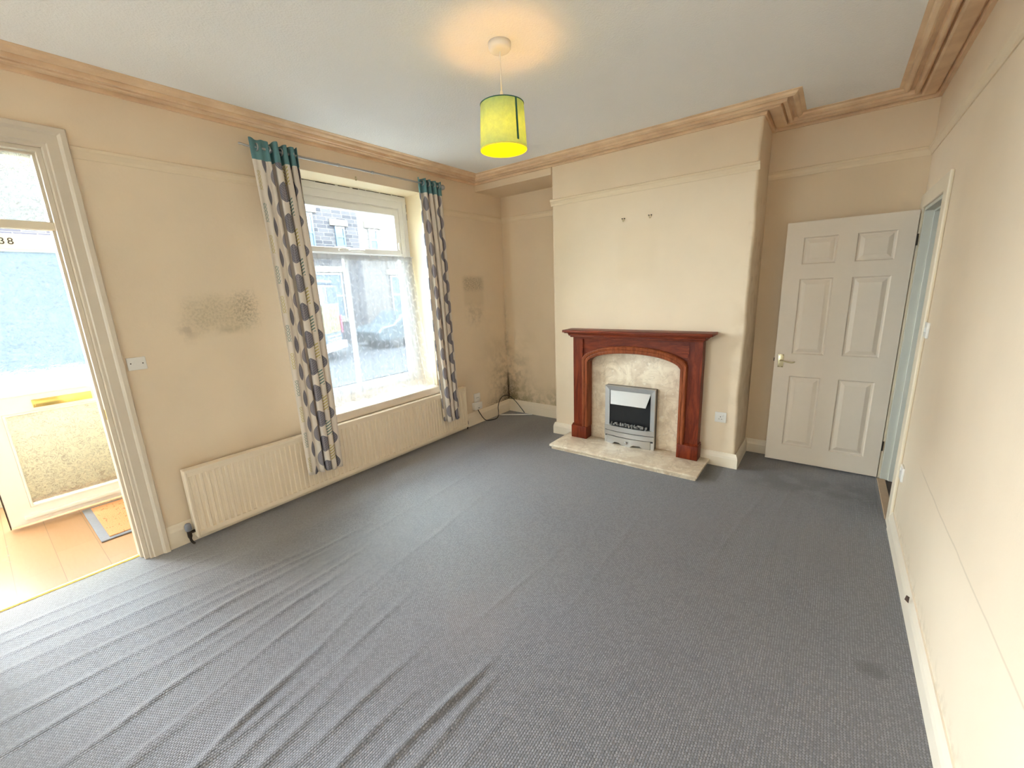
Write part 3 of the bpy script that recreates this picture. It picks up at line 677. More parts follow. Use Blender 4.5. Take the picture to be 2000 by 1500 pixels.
def curtain(name, yt, yb_, zb_, nf, amp, flat, label, uoff, flip=False):
    ns, nz = 190, 60; zt_ = 2.612
    mb = MB(); uv = []
    S = np.linspace(0, 1, ns)
    for j in range(nz+1):
        t = j/nz; z = zt_+(zb_-zt_)*t
        k = t**1.0
        y0 = yt[0]+(yb_[0]-yt[0])*k; y1 = yt[1]+(yb_[1]-yt[1])*k
        sw = .010*math.sin(t*4+uoff)
        xs = []; ys = []
        for s_ in S:
            q = 1-s_ if flip else s_
            g = max(0, (q-flat)/(1-flat))
            a = amp*(.80+.35*t)*(1 if g > 0 else 0)*min(1, g*6)
            ph = 2*PI*nf*g+.5*math.sin(t*3+g*7+uoff)
            x = RX+a*math.sin(ph)+ (.010*math.sin(q*9+uoff) if g == 0 else 0)+.004*math.sin(s_*40+t*6)
            yy = y0+(y1-y0)*(s_+ (.050*min(1, t*4+.35)*math.sin(2*ph)*(1 if flip else -1)*min(1, g*6) if g > 0 else 0))+sw*t
            x = max(x, .1035 if z < .56 else .06) if z < .56 else x
            xs.append(x+.018*min(1, t*3)); ys.append(yy)
        arc = np.concatenate([[0], np.cumsum(np.hypot(np.diff(xs), np.diff(ys)))])
        zw = [z+(.006*math.sin(s_*2*PI*nf+1) if j in (0, nz) else 0) for s_ in S]
        for i in range(ns):
            mb.v.append((xs[i], ys[i], zw[i])); 
            uv.append((i/(ns-1)*CW[name]+(uoff-.35)*.1, (z-zb_)*2.39/(zt_-zb_)))
    for j in range(nz):
        for i in range(ns-1): mb.f.append((j*ns+i, j*ns+i+1, (j+1)*ns+i+1, (j+1)*ns+i))
    mb.smooth = [True]*len(mb.f); mb.mi = [0]*len(mb.f); mb.uv = uv
    root = thing('curtain', (RX, (yt[0]+yt[1])/2, zb_), label, 'curtain', 'leaf print curtains at the window')
    c = mb.build('cloth', M_curtain, root, recalc=False)
    sm = c.modifiers.new('thick', 'SOLIDIFY'); sm.thickness = .0025; sm.offset = 0
    for k in range(nf):
        yy = yt[0]+(yt[1]-yt[0])*((k+.5)/nf)
        e = MB(); R_, r_ = .021, .005; vs = []; fs = []
        for a in range(20):
            for b2 in range(8):
                A_, B_ = 2*PI*a/20, 2*PI*b2/8; rr = R_+r_*math.cos(B_)
                vs.append((RX+.012+rr*math.cos(A_), yy+r_*math.sin(B_), rz(yy)+rr*math.sin(A_)))
        for a in range(20):
            for b2 in range(8): fs.append((a*8+b2, ((a+1) % 20)*8+b2, ((a+1) % 20)*8+(b2+1) % 8, a*8+(b2+1) % 8))
        e.add(vs, fs, True); e.build('eyelet', M_chrome, root)
    return root
CW = {'left': .80, 'right': .66}
curtain('left', (1.385, 1.700), (1.425, 1.715), .205, 4, .044, .30, 'cream leaf print curtain with teal heading, left of the window', .35)
curtain('right', (2.825, 3.095), (2.915, 3.115), .225, 4, .034, .0, 'cream leaf print curtain with teal heading, right of the window beside the corner', 2.2, True)
# net curtain on a wire
nc = thing('net_curtain', (-.2, 2.27, .56), 'sheer white leaf pattern net curtain across the lower window pane', 'net curtain')
ns, nz = 260, 50; mb = MB(); uv = []
for j in range(nz+1):
    t = j/nz
    for i in range(ns):
        s_ = i/(ns-1); y = 1.63+(2.945-1.63)*s_
        ph = 2*PI*(13*s_+.7*math.sin(s_*6)); fold = (.010+.010*math.sin(s_*11)**2)*math.sin(ph+.6*t)+.006*math.sin(ph*2.3+t*2)
        hang = .03+.075*t+ (.12*t*t if s_ > .0 else 0)*max(0, (s_-.55)/.45)**.7
        zb_ = .612-.055*max(0, (s_-.82)/.18) + .012*math.sin(s_*70) - .02*math.exp(-((s_-.66)/.03)**2)
        y2 = y-.10*t*(.6+.4*math.sin(s_*5))*math.sin(PI*s_)+.05*t*s_*(1 if s_ > .8 else 0)*(s_-.8)*5
        xx = -.232+hang+fold*(.35+.9*t)
        zz = 1.935+(zb_-1.935)*t
        lim = .612+.02 if xx < .03 else 0
        if xx < .045: zz = max(zz, (.600 if xx > -.18 else .65)+.012*abs(math.sin(s_*55))*(t > .97))
        mb.v.append((xx, y2, zz)); uv.append((s_*1.75, (1-t)*1.32))
for j in range(nz):
    for i in range(ns-1): mb.f.append((j*ns+i, j*ns+i+1, (j+1)*ns+i+1, (j+1)*ns+i))
mb.smooth = [True]*len(mb.f); mb.mi = [0]*len(mb.f); mb.uv = uv
mb.build('net', M_net, nc, recalc=False)
MB().tube([(-.214, NY0+.002, 1.931), (-.212, 2.25, 1.930), (-.21, NY1-.003, 1.932)], .0042, 8).build('wire', M_plastic, nc)
# ------------------------------------------------------------------ small wall fittings
def plate(name, ax, a, u0, u1, z0, z1, t, label, cat, mat=M_plastic, loc=None):
    root = thing(name, (a, (u0+u1)/2, z0) if ax == 'x' else ((u0+u1)/2, a, z0), label, cat)
    return root
s1 = plate('switch_cover', 'x', 0, .549, .638, 1.192, 1.268, .01, 'white plastic plate with two screws beside the doorway frame', 'wall plate')
MB().rbox(0, .011, .549, .638, 1.192, 1.268, .003).build('cover', M_plastic, s1)
for yy, zz in ((.565, 1.233), (.621, 1.230)): MB().lathe([(.0035, 0), (.0035, .0016)], (.0106, yy, zz), 'x', 10).build('screw', M_darkmetal, s1)
s2 = thing('socket', (2.641, YC, .392), 'white double socket low on the chimney breast right of the fireplace', 'socket')
MB().rbox(2.597, 2.686, YC-.011, YC, .394, .482, .003).build('cover', M_plastic, s2)
MB().rbox(2.655, 2.667, YC-.016, YC-.010, .448, .464, .002).build('rocker', M_plastic, s2)
hl = MB()
for (xx, zz, ww, hh) in ((2.641, .443, .004, .010), (2.631, .422, .009, .003), (2.651, .422, .009, .003)): hl.box(xx-ww/2, xx+ww/2, YC-.0118, YC-.0105, zz-hh/2, zz+hh/2)
hl.build('pin_hole', M_gap, s2)
s3 = thing('light_switch', (W, 3.228, 1.22), 'white light switch beside the panelled door frame', 'light switch')
MB().rbox(W-.012, W, 3.185, 3.270, 1.215, 1.300, .003).build('cover', M_plastic, s3); MB().rbox(W-.017, W-.011, 3.221, 3.233, 1.248, 1.272, .002).build('rocker', M_plastic, s3)
s4 = thing('socket', (W, 3.20, .37), 'white socket low on the right wall beside the panelled door frame', 'socket')
MB().rbox(W-.012, W, 3.150, 3.235, .372, .458, .003).build('cover', M_plastic, s4); MB().rbox(W-.017, W-.011, 3.195, 3.207, .428, .446, .002).build('rocker', M_plastic, s4)
s5 = thing('wall_plate', (0, 3.56, .27), 'slim white plate on the wall above the junction box in the mouldy corner', 'wall plate')
MB().rbox(0, .018, 3.522, 3.622, .272, .372, .004).build('cover', M_plastic, s5); MB().box(.0175, .0188, 3.545, 3.600, .318, .322).build('seam', M_matedge, s5)
jb5 = thing('junction_box', (.03, 3.55, .18), 'white plastic box at the skirting with a black cable', 'junction box')
MB().rbox(.0, .052, 3.485, 3.615, .183, .268, .005).build('box', M_plastic, jb5); MB().box(.0517, .0532, 3.54, 3.56, .2, .206).build('slot', M_gap, jb5)
cab = MB(); cab.tube([(.04, 3.545, .177), (.045, 3.575, .12), (.06, 3.64, .03), (.085, 3.72, .009), (.11, 3.80, .012), (.115, 3.835, .06), (.105, 3.845, .15), (.10, 3.895, .23), (.105, 3.97, .262), (.125, 4.05, .245), (.17, 4.12, .165), (.235, 4.16, .06), (.275, 4.165, .012)], .0048, 8, 8)
tag(cab.build('black_cable', M_black), 'black cable looping from the junction box across the mouldy corner', 'cable')
tag(MB().tube([(.045, 3.95, .008), (.12, 4.0, .007), (.25, 4.08, .007), (.395, 4.165, .008)], .0065, 8, 6).build('white_cable', M_plastic), 'straight white cable lying on the carpet in the mouldy corner', 'cable')
for i, (hx, hz, lab) in enumerate(((1.742, 2.131, 'left one of two small brass picture hooks on the chimney breast'), (1.981, 2.130, 'right one of two small brass picture hooks on the chimney breast'))):
    hk = thing('picture_hook', (hx, YC, hz-.015), lab, 'hook', 'picture hooks on the chimney breast')
    MB().tube([(hx-.011, YC-.004, hz+.012), (hx-.007, YC-.006, hz-.004), (hx, YC-.010, hz-.013), (hx+.007, YC-.006, hz-.004), (hx+.011, YC-.004, hz+.012)], .0028, 8, 4).build('hook_wire', M_oldbrass, hk)
    for sx in (-.011, .011): MB().lathe([(.0045, 0), (.0045, .010), (.002, .012)], (hx+sx, YC-.011, hz+.012), 'y', 10).build('pin', M_darkmetal, hk)
# ------------------------------------------------------------------ pendant lamp
LX, LY = 1.872, 1.872
pl = thing('pendant_lamp', (LX, LY, 2.27), 'green drum shade pendant lamp hanging lit from the ceiling', 'lamp')
MB().lathe([(.001, H-.036), (.03, H-.036), (.048, H-.032), (.054, H-.024), (.056, H-.0), (.02, H)], (LX, LY, 0), 'z', 36, False).build('ceiling_rose', M_plastic, pl)
MB().tube([(LX, LY, H-.035), (LX, LY, 2.50)], .0035, 8).build('flex', M_plastic, pl)
MB().lathe([(.003, 2.545), (.007, 2.54), (.009, 2.50), (.019, 2.46), (.021, 2.405), (.016, 2.40)], (LX, LY, 0), 'z', 18).build('bulb_holder', M_plastic, pl)
zt_, zb_ = 2.482, 2.272; rt, rb = .109, .120
sh = MB(); sh.lathe([(rb, zb_), (rb, zb_+.002), (rt, zt_)], (LX, LY, 0), 'z', 64, False)
so = sh.build('lamp_shade', M_shade, pl)
MB().lathe([(rb-.003, zb_+.001), (rt-.003, zt_-.001)], (LX, LY, 0), 'z', 64, False).build('inner_lining', M_lining2, so)
e = MB(); e.lathe([(rb+.0012, zb_-.001), (rb+.002, zb_+.004), (rb-.001, zb_+.005), (rb-.001, zb_-.001), (rb+.0012, zb_-.001)], (LX, LY, 0), 'z', 64, False); e.build('rim', M_lining, so)
e = MB(); e.lathe([(rt+.0012, zt_-.003), (rt+.002, zt_+.001), (rt-.001, zt_+.001), (rt-.001, zt_-.003), (rt+.0012, zt_-.003)], (LX, LY, 0), 'z', 64, False); e.build('rim', M_seam, so)
a0 = math.atan2(0-LY, 3.3056-LX)+.64
sm = MB(); w_ = .052
A = [(LX+(rb+.002+(rt-rb)*k/8)*math.cos(a0-w_+.02*k/8), LY+(rb+.002+(rt-rb)*k/8)*math.sin(a0-w_+.02*k/8), zb_+.02+(zt_-zb_-.02)*k/8) for k in range(9)]
B = [(LX+(rb+.002+(rt-rb)*k/8)*math.cos(a0+w_+.02*k/8), LY+(rb+.002+(rt-rb)*k/8)*math.sin(a0+w_+.02*k/8), zb_+.02+(zt_-zb_-.02)*k/8) for k in range(9)]
sm.strip(A, B); sm.build('seam_strip', M_seam, so)
sp_ = MB()
for k in range(3):
    a = 2*PI*k/3+.3; sp_.tube([(LX+.018*math.cos(a), LY+.018*math.sin(a), zt_-.03), (LX+(rt-.002)*math.cos(a), LY+(rt-.002)*math.sin(a), zt_-.004)], .0016, 6)
sp_.build('spider', M_plastic, pl)
bu = MB(); bu.lathe([(.0005, -.034), (.012, -.032), (.024, -.022), (.030, -.006), (.029, .008), (.02, .028), (.014, .042), (.013, .052)], (LX, LY, 2.348), 'z', 24, False)
bu.build('bulb', M_bulb, pl)
# ------------------------------------------------------------------ fireplace
hz_ = .052
he = thing('hearth', (1.885, 3.54, 0), 'cream marble hearth slab on the carpet before the fireplace', 'hearth')
MB().rbox(1.205, 2.565, 3.325, YC-.001, 0, .030, .003).build('plinth', M_marble, he)
MB().rbox(1.190, 2.580, 3.306, YC-.001, .030, hz_, .003).build('slab', M_marble, he)
bp = tag(MB().rbox(1.395, 2.365, 3.728, 3.7515, hz_, 1.03, .002).build('back_panel', M_marble), 'cream marble back panel inside the wooden fire surround', 'fireplace panel')
fs = thing('fire_surround', (1.89, 3.68, hz_), 'dark red wooden fire surround with arched opening and mantel shelf', 'fireplace')
XA, XB, XM = 1.287, 2.493, 1.89
yf = 3.640
def arch(tt, half, zs, rise, ex=2.3, pw=.62):
    return zs+rise*max(0., 1-abs(tt)**ex)**pw
inl, inr = 1.447, 2.323; oul, our = 1.387, 2.383
N_ = 40
def arc_pts(xl, xr, zs, rise): return [(xl+(xr-xl)*k/N_, arch(-1+2*k/N_, 0, zs, rise)) for k in range(N_+1)]
inner = arc_pts(inl, inr, .845, .108); outer = arc_pts(oul, our, .880, .140)
# legs
for (a, b_) in ((XA, oul+.004), (our-.004, XB)):
    lg = MB().box(a, b_, yf, 3.727, hz_+.13, 1.09).build('leg', M_woodv, fs, bevel=.002)
for (a, b_) in ((XA-.014, inl-.004), (inr+.004, XB+.012)):
    p = MB(); p.rbox(a, b_, 3.612, 3.727, hz_, hz_+.128, .004); p.prism([(3.727, hz_+.128), (3.616, hz_+.128), (3.638, hz_+.142), (3.727, hz_+.142)], 'x', a+.004, b_-.004)
    p.build('plinth_block', M_woodv, fs)
# arched band with rounded section: inner flat, raised bead, outer slope
bd = MB()
def ring(dl, y):  # path from left foot over the arch to right foot, offset fraction dl between inner and outer
    pts = [(inl+(oul-inl)*dl, y, hz_+.128), ]
    z0_ = .845+(.880-.845)*dl
    pts.append((inl+(oul-inl)*dl, y, z0_-.12))
    for (xi, zi), (xo, zo) in zip(inner, outer): pts.append((xi+(xo-xi)*dl, y, zi+(zo-zi)*dl))
    pts.append((inr+(our-inr)*dl, y, z0_-.12)); pts.append((inr+(our-inr)*dl, y, hz_+.128))
    return pts
rings = [ring(0, 3.727), ring(0, 3.628), ring(.06, 3.621), ring(.35, 3.619), ring(.45, 3.622), ring(.55, 3.616), ring(.80, 3.613), ring(.92, 3.618), ring(1, 3.630), ring(1, 3.66)]
for a, b_ in zip(rings, rings[1:]): bd.strip(a, b_)
bd.build('arch_band', M_woodband, fs)
# frieze panel (recessed) with fielded outline
fz = MB(); top = 1.085
up_ = [(x, z-.004) for x, z in outer]
fz.strip([(x, yf+.014, z) for x, z in up_], [(x, yf+.014, top) for x, z in up_])
fz.box(oul-.005, our+.005, yf-.001, 3.727, top-.008, 1.095)
fz.box(oul-.004, oul+.006, yf-.003, yf+.02, .93, top); fz.box(our-.006, our+.004, yf-.003, yf+.02, .93, top)
fz.box(oul, our, yf-.003, yf+.02, top-.014, top-.004)
for k in range(-2, 2):     # inlaid keystone lines
    xk = 1.72+k*.075; fz.prism([(xk, 1.015+.004*k), (xk+.003, 1.015+.004*k), (xk+.003+.012*(k+.5), top-.012), (xk+.012*(k+.5), top-.012)], 'y', yf+.0125, yf+.0145)
fz.build('frieze', M_woodh, fs)
bk = MB(); bk.strip([(x, 3.720, z) for x, z in inner], [(x, 3.720, 1.09) for x, z in inner]); bk.build('frieze_back', M_woodh, fs)
ms = MB()
steps = [(3.600, XA-.012, XB+.012, 1.090, 1.104), (3.588, XA-.024, XB+.024, 1.104, 1.112)]
for yy, a, b_, z0_, z1_ in steps: ms.rbox(a, b_, yy, 3.7505, z0_, z1_, .002)
n = 7; pf = []
for k in range(n+1):
    a = PI/2*k/n; pf.append((3.586-.022*(1-math.cos(a)), 1.112+.026*math.sin(a), .026+.022*(1-math.cos(a))))
vs = []
for (yy, zz, ex) in pf: vs += [(XA-ex, 3.7505, zz), (XA-ex, yy, zz), (XB+ex, yy, zz), (XB+ex, 3.7505, zz)]
ms.add(vs, [(4*i+k, 4*i+k+1, 4*i+k+5, 4*i+k+4) for i in range(n) for k in range(3)])
ms.rbox(XA-.080, XB+.082, 3.558, 3.7505, 1.138, 1.162, .005, 3)
ms.rbox(XA-.062, XB+.062, 3.570, 3.7505, 1.130, 1.139, .002)
ms.build('mantel_shelf', M_woodh, fs)
# electric fire
ef = thing('electric_fire', (1.867, 3.69, hz_), 'small brushed steel electric fire with pebbles standing on the hearth', 'electric fire')
ex0, ex1, ez0, ez1 = 1.622, 2.113, hz_, .632; ey = 3.660
MB().box(ex0+.004, ex1-.004, ey+.018, 3.727, ez0, ez1-.003).build('casing', M_blackenamel, ef)
tf = MB(); ix0, ix1, iz1 = 1.668, 2.069, .586
o_ = [(ex0, ey+.018, .232), (ex0, ey+.018, ez1), (ex1, ey+.018, ez1), (ex1, ey+.018, .232)]
m_ = [(ex0+.003, ey, .232), (ex0+.003, ey, ez1-.003), (ex1-.003, ey, ez1-.003), (ex1-.003, ey, .232)]
i_ = [(ix0, ey+.006, .232), (ix0, ey+.006, iz1), (ix1, ey+.006, iz1), (ix1, ey+.006, .232)]
b4 = [(ix0, ey+.03, .232), (ix0, ey+.03, iz1), (ix1, ey+.03, iz1), (ix1, ey+.03, .232)]
for a, b_ in ((o_, m_), (m_, i_), (i_, b4)): tf.strip(a, b_)
tf.box(ex0, 1.642, ey, ey+.018, ez0, .14); tf.box(2.082, ex1, ey, ey+.018, ez0, .14)
tf.build('trim_frame', M_steel, ef)
hd = MB(); A = [(1.674, ey+.012, .584), (2.066, ey+.012, .584)]; B = [(1.700, ey-.045, .462), (2.040, ey-.045, .462)]
hd.add(A+B+[(p[0], p[1]+.004, p[2]-.003) for p in A+B], [(0, 1, 3, 2), (4, 5, 7, 6), (0, 1, 5, 4), (2, 3, 7, 6), (0, 2, 6, 4), (1, 3, 7, 5)])
hd.build('hood', M_steel, ef)
bx = MB(); bx.box(ix0, ix1, ey+.0175, ey+.0178, .2, iz1); bx.build('fire_glass', M_blackenamel, ef)
def bowed(z0_, z1_, dep, a, b_, notch=False):
    mb = MB(); n = 28; F0, F1 = [], []
    for k in range(n+1):
        t = k/n; x = a+(b_-a)*t; y = ey-.004-dep*(1-(2*t-1)**2)
        zz = z0_
        if notch:
            for (c0, c1) in ((1.715, 1.810), (1.900, 2.008)):
                m0 = min((x-c0)/.018, (c1-x)/.018); zz = max(zz, z0_+.022*max(0, min(1, m0)))
        F0.append((x, y, zz)); F1.append((x, y, z1_))
    mb.strip(F0, F1); bk0 = [(p[0], ey+.018, p[2]) for p in F0]; bk1 = [(p[0], ey+.018, p[2]) for p in F1]
    mb.strip(F1, bk1); mb.strip(bk0, F0)
    mb.add([F0[0], F1[0], bk1[0], bk0[0]], [(0, 1, 2, 3)]); mb.add([F0[-1], F1[-1], bk1[-1], bk0[-1]], [(3, 2, 1, 0)])
    return mb
bowed(.188, .236, .030, ex0, ex1).build('fret_bar', M_steel, ef); bowed(.137, .182, .030, ex0, ex1).build('fret_bar', M_steel, ef)
bowed(hz_-.0, .130, .030, 1.644, 2.080, True).build('ash_drawer', M_steel, ef)
MB().lathe([(.0001, -.026), (.010, -.023), (.013, -.014), (.008, -.006), (.008, 0)][::-1], (1.862, ey-.033, .092), 'y', 16).build('knob', M_chrome, ef)
MB().box(ex0+.01, ex1-.01, ey-.002, ey+.018, .12, .2).build('dark_backing', M_blackenamel, ef)
# pebbles lying in the fret: individuals
random.seed(3)
pb = []
for k in range(26):
    bm = bmesh.new(); bmesh.ops.create_icosphere(bm, subdivisions=2, radius=1)
    sx, sy, sz = random.uniform(.010, .020), random.uniform(.007, .011), random.uniform(.007, .013)
    rot = Matrix.Rotation(random.uniform(0, 3), 3, Vector((random.random(), random.random(), 1)).normalized())
    cx = 1.69+.36*((k % 13)+random.uniform(.2, .8))/13; cy = ey-.004-random.uniform(0, .012); cz = .237+(.010 if k < 13 else .026)+random.uniform(-.003, .006)
    for v in bm.verts:
        q = rot @ Vector((v.co.x*sx, v.co.y*sy, v.co.z*sz))*(1+.15*math.sin(v.co.x*5+k)); v.co = q+Vector((cx, cy, cz))
    tag(MB().bm(bm, True).build('pebble', M_coal), 'small grey pebble in the tray of the electric fire', 'pebble', 'pebbles in the electric fire')
# ------------------------------------------------------------------ right doorway and six panel door
d3 = struct(empty('door_3', (3.34, 4.14, 0)), 'white six panel door standing open against the right alcove')
lx0, lx1, ly0, ly1, lz0, lz1 = 2.957, 3.718, 4.121, 4.159, .010, 1.990
pxs = [(3.073, 3.287), (3.400, 3.621)]; pzs = [(.158, .766), (.954, 1.558), (1.669, 1.872)]
lf = MB(); xs = [lx0, *pxs[0], *pxs[1], lx1]; zs = [lz0, *pzs[0], *pzs[1], *pzs[2], lz1]
for side, yy, sg in ((0, ly0, 1), (1, ly1, -1)):
    for i in range(len(xs)-1):
        for j in range(len(zs)-1):
            x0, x1, z0_, z1_ = xs[i], xs[i+1], zs[j], zs[j+1]
            if i in (1, 3) and j in (1, 3, 5):
                prev = None
                for (ins, dep) in ((0, 0), (.008, .009), (.018, .010), (.045, .002), (.050, .002)):
                    cur = [(x0+ins, yy+sg*dep, z0_+ins), (x1-ins, yy+sg*dep, z0_+ins), (x1-ins, yy+sg*dep, z1_-ins), (x0+ins, yy+sg*dep, z1_-ins)]
                    if prev: lf.add(prev+cur, [(k, (k+1) % 4, 4+(k+1) % 4, 4+k) for k in range(4)])
                    prev = cur
                lf.add(prev, [(0, 1, 2, 3)])
            else: lf.add([(x0, yy, z0_), (x1, yy, z0_), (x1, yy, z1_), (x0, yy, z1_)], [(0, 1, 2, 3)])
lf.add([(lx0, ly0, lz0), (lx0, ly1, lz0), (lx0, ly1, lz1), (lx0, ly0, lz1)], [(0, 1, 2, 3)]); lf.add([(lx1, ly0, lz0), (lx1, ly1, lz0), (lx1, ly1, lz1), (lx1, ly0, lz1)], [(0, 1, 2, 3)])
lf.add([(lx0, ly0, lz1), (lx1, ly0, lz1), (lx1, ly1, lz1), (lx0, ly1, lz1)], [(0, 1, 2, 3)]); lf.add([(lx0, ly0, lz0), (lx1, ly0, lz0), (lx1, ly1, lz0), (lx0, ly1, lz0)], [(0, 1, 2, 3)])
bm_ = lf.build('door_leaf', M_white, d3)
hn = MB().rbox(2.982, 3.022, ly0-.004, ly0, .836, .947, .002).build('handle_plate', M_oldbrass, d3)
MB().tube([(3.003, ly0-.003, .897), (3.003, ly0-.045, .897), (3.02, ly0-.05, .896), (3.07, ly0-.05, .888), (3.092, ly0-.05, .889), (3.104, ly0-.048, .897)], .0055, 8, 6).build('lever', M_oldbrass, hn)
s_ = MB()
for xx in (2.989, 3.015):
    for zz in (.843, .940): s_.lathe([(.0032, -.0006), (.0032, .001)], (xx, ly0-.0045, zz), 'y', 8)
s_.build('screws', M_darkmetal, hn)
MB().box(lx0-.008, lx0, ly0+.01, ly0+.028, .885, .91).build('latch', M_darkmetal, d3)
for (z0_, z1_) in ((1.755, 1.832), (.230, .306)):
    MB().box(lx1, lx1+.012, ly0+.002, ly0+.03, z0_, z1_).build('hinge', M_darkmetal, d3)
ln = MB(); ln.portal(W-.002, W+.135, RY0, RY1, RZ, .022, .022, .022); ln.portal(W+.045, W+.085, RY0+.021, RY1-.021, RZ-.021, .013, .013, .013)
ln.build('door_lining', M_jamb, d3, bevel=.002)
aa = MB()
aa.portal(W-.018, W, RY0-.110, YR-.003, RZ+.09, .112, YR-.003-RY1+.002, .092)
aa.build('architrave', M_gloss, d3, bevel=.006)
MB().box(W-.02, W+.03, RY0+.022, RY1-.022, -.002, .008).build('threshold_strip', M_strip, d3, bevel=.003)
hb = MB(); hb.box(W+1.1, W+1.2, 2.4, 5.0, 0, H); hb.box(W+.13, W+1.2, 5.0, 5.1, 0, H); hb.box(W+.13, W+1.2, 2.3, 2.4, 0, H); hb.box(W+.13, W+.2, RY1+.1, 5.0, 0, H)
struct(hb.build('wall_hall', M_hall)); struct(MB().box(W+.13, W+1.2, 2.3, 5.1, 2.45, 2.5).build('ceiling_hall', M_hall)); struct(MB().box(W+.01, W+1.2, 2.3, 5.1, -.05, -.002).build('floor_hall', M_darkwood))
# ------------------------------------------------------------------ the street outside
GZ_ = -.45; FX = -13.
struct(MB().box(-40, -DT-.01, -40, 45, GZ_-.2, GZ_-.06).build('ground_road', M_road)); struct(MB().box(-2.8, -DT-.01, .82, 40, GZ_-.1, GZ_).build('ground_pavement', M_pave)); struct(MB().box(FX-.5, FX+1.9, -30, 40, GZ_-.1, GZ_).build('ground_pavement_far', M_pave))
def house(y0, y1, mat, label, wins, door):
    root = thing('terraced_house', (FX-2, (y0+y1)/2, GZ_), label, 'house', 'stone houses across the street')
    mb = MB(); mb.box(FX-5, FX, y0, y1, GZ_, 6.4); mb.build('wall', mat, root)
    rf = MB(); rf.prism([(FX+.25, 6.35), (FX-2.5, 8.2), (FX-5.2, 6.35)], 'y', y0, y1); rf.build('roof', M_road, root)
    for (a, b_, z0_, z1_, fr_) in wins:
        f = MB(); fw = .07
        f.ring(FX-.01, FX+.06, a, b_, z0_, z1_, fw, fw, fw, fw); f.box(FX, FX+.05, a+fw-.01, b_-fw+.01, (z0_+z1_)/2-.04, (z0_+z1_)/2+.04)
        fo = f.build('window', M_paleframe if fr_ else M_pane, root)
        MB().box(FX+.01, FX+.03, a+fw/2, b_-fw/2, z0_+fw/2, z1_-fw/2).build('pane', M_pane, fo)
        MB().box(FX, FX+.05, a-.18, b_+.18, z1_+.03, z1_+.27).build('lintel', M_lintel, root); MB().box(FX, FX+.12, a-.12, b_+.12, z0_-.18, z0_-.01).build('sill', M_lintel, root)
    if door:
        a, b_ = door; do = MB().box(FX, FX+.06, a, b_, GZ_, 1.75).build('front_door', M_van, root)
        MB().box(FX, FX+.05, a-.15, b_+.15, 1.8, 2.05).build('lintel', M_lintel, root)
house(-1.5, 10.93, M_stoneA, 'sooty stone terraced house across the street on the left', [(8.05, 8.98, 3.3, 4.72, False), (9.86, 10.28, 3.55, 4.32, False), (8.4, 9.9, .7, 2.5, True)], (5.6, 6.5))
house(10.93, 24, M_stoneB, 'clean pale stone terraced house across the street on the right', [(11.42, 11.86, 3.45, 4.35, True), (12.3, 13.6, .7, 2.4, True)], (14.4, 15.3))
# van parked across the road, its lettered back towards the window
va = thing('van', (-9.6, 8.2, GZ_), 'dark blue van with yellow sign on its back seen through the net', 'van')
A = Vector((-9.15, 6.55)); dr = Vector((-.60, .80)); nr_ = Vector((.80, .60)); 
def vp(u, dpt, z): q = A+dr*u-nr_*dpt; return (q.x, q.y, z)
def vbox(mb, u0, u1, d0, d1, z0_, z1_):
    vs = [vp(u, d, z) for z in (z0_, z1_) for (u, d) in ((u0, d0), (u1, d0), (u1, d1), (u0, d1))]
    return mb.add(vs, [(0, 3, 2, 1), (4, 5, 6, 7), (0, 1, 5, 4), (1, 2, 6, 5), (2, 3, 7, 6), (3, 0, 4, 7)])
b = MB(); vbox(b, 0, 1.85, 0, 2.5, -.12, 1.95); vbox(b, .06, 1.79, .1, 2.2, 1.95, 2.12); b.build('body', M_van, va, bevel=.08)
b = MB(); vbox(b, .15, .88, -.012, 0, 1.35, 1.88); vbox(b, .97, 1.70, -.012, 0, 1.35, 1.88); b.build('rear_window', M_pane, va)
b = MB(); vbox(b, -.02, 1.87, -.12, .1, -.18, .08); b.build('bumper', M_matedge, va, bevel=.03)
for u in (.01, 1.70):
    b = MB(); vbox(b, u, u+.14, -.03, 0, .35, .95); b.build('tail_lamp', M_red, va)
for u in (.08, 1.55):
    for dd in (.6, 2.0):
        b = MB(); c = vp(u+.1, dd, GZ_+.33); m0 = MB(); m0.lathe([(.2, -.1), (.33, -.09), (.33, .09), (.2, .1)], (0, 0, 0), 'x', 24)
        ang = math.atan2(dr.y, dr.x); R_ = Matrix.Rotation(ang, 3, 'Z'); b.add([tuple(R_ @ Vector(p)+Vector(c)) for p in m0.v], m0.f, True); b.build('wheel', M_tyre, va)
sg = MB(); vbox(sg, .42, 1.62, -.03, -.012, .42, 1.32); sgo = sg.build('sign_panel', M_yellow, va)
for (u, z, w_, h_) in [(.62, 1.12, .05, .16), (.72, 1.06, .16, .04), (.72, 1.18, .16, .04), (.95, 1.12, .05, .16), (1.05, 1.18, .18, .04), (1.05, 1.05, .18, .04), (1.32, 1.12, .05, .16),
    (.60, .86, .05, .17), (.70, .92, .14, .04), (.88, .86, .05, .17), (1.0, .86, .05, .17), (1.08, .86, .12, .04), (1.2, .86, .05, .17), (1.38, .86, .05, .17),
    (.66, .60, .16, .04), (.80, .55, .05, .14), (.98, .60, .05, .16), (1.12, .56, .05, .14), (1.3, .60, .06, .18)]:
    gl = MB(); vbox(gl, u-w_/2, u+w_/2, -.036, -.028, z-h_/2, z+h_/2); gl.build('letter_stroke', M_glyph, sgo)
for z in (.30, .20, .12):
    st = MB(); vbox(st, .55, 1.62, -.03, -.0, z-.028, z+.028); st.build('pale_line', M_stripe, va)
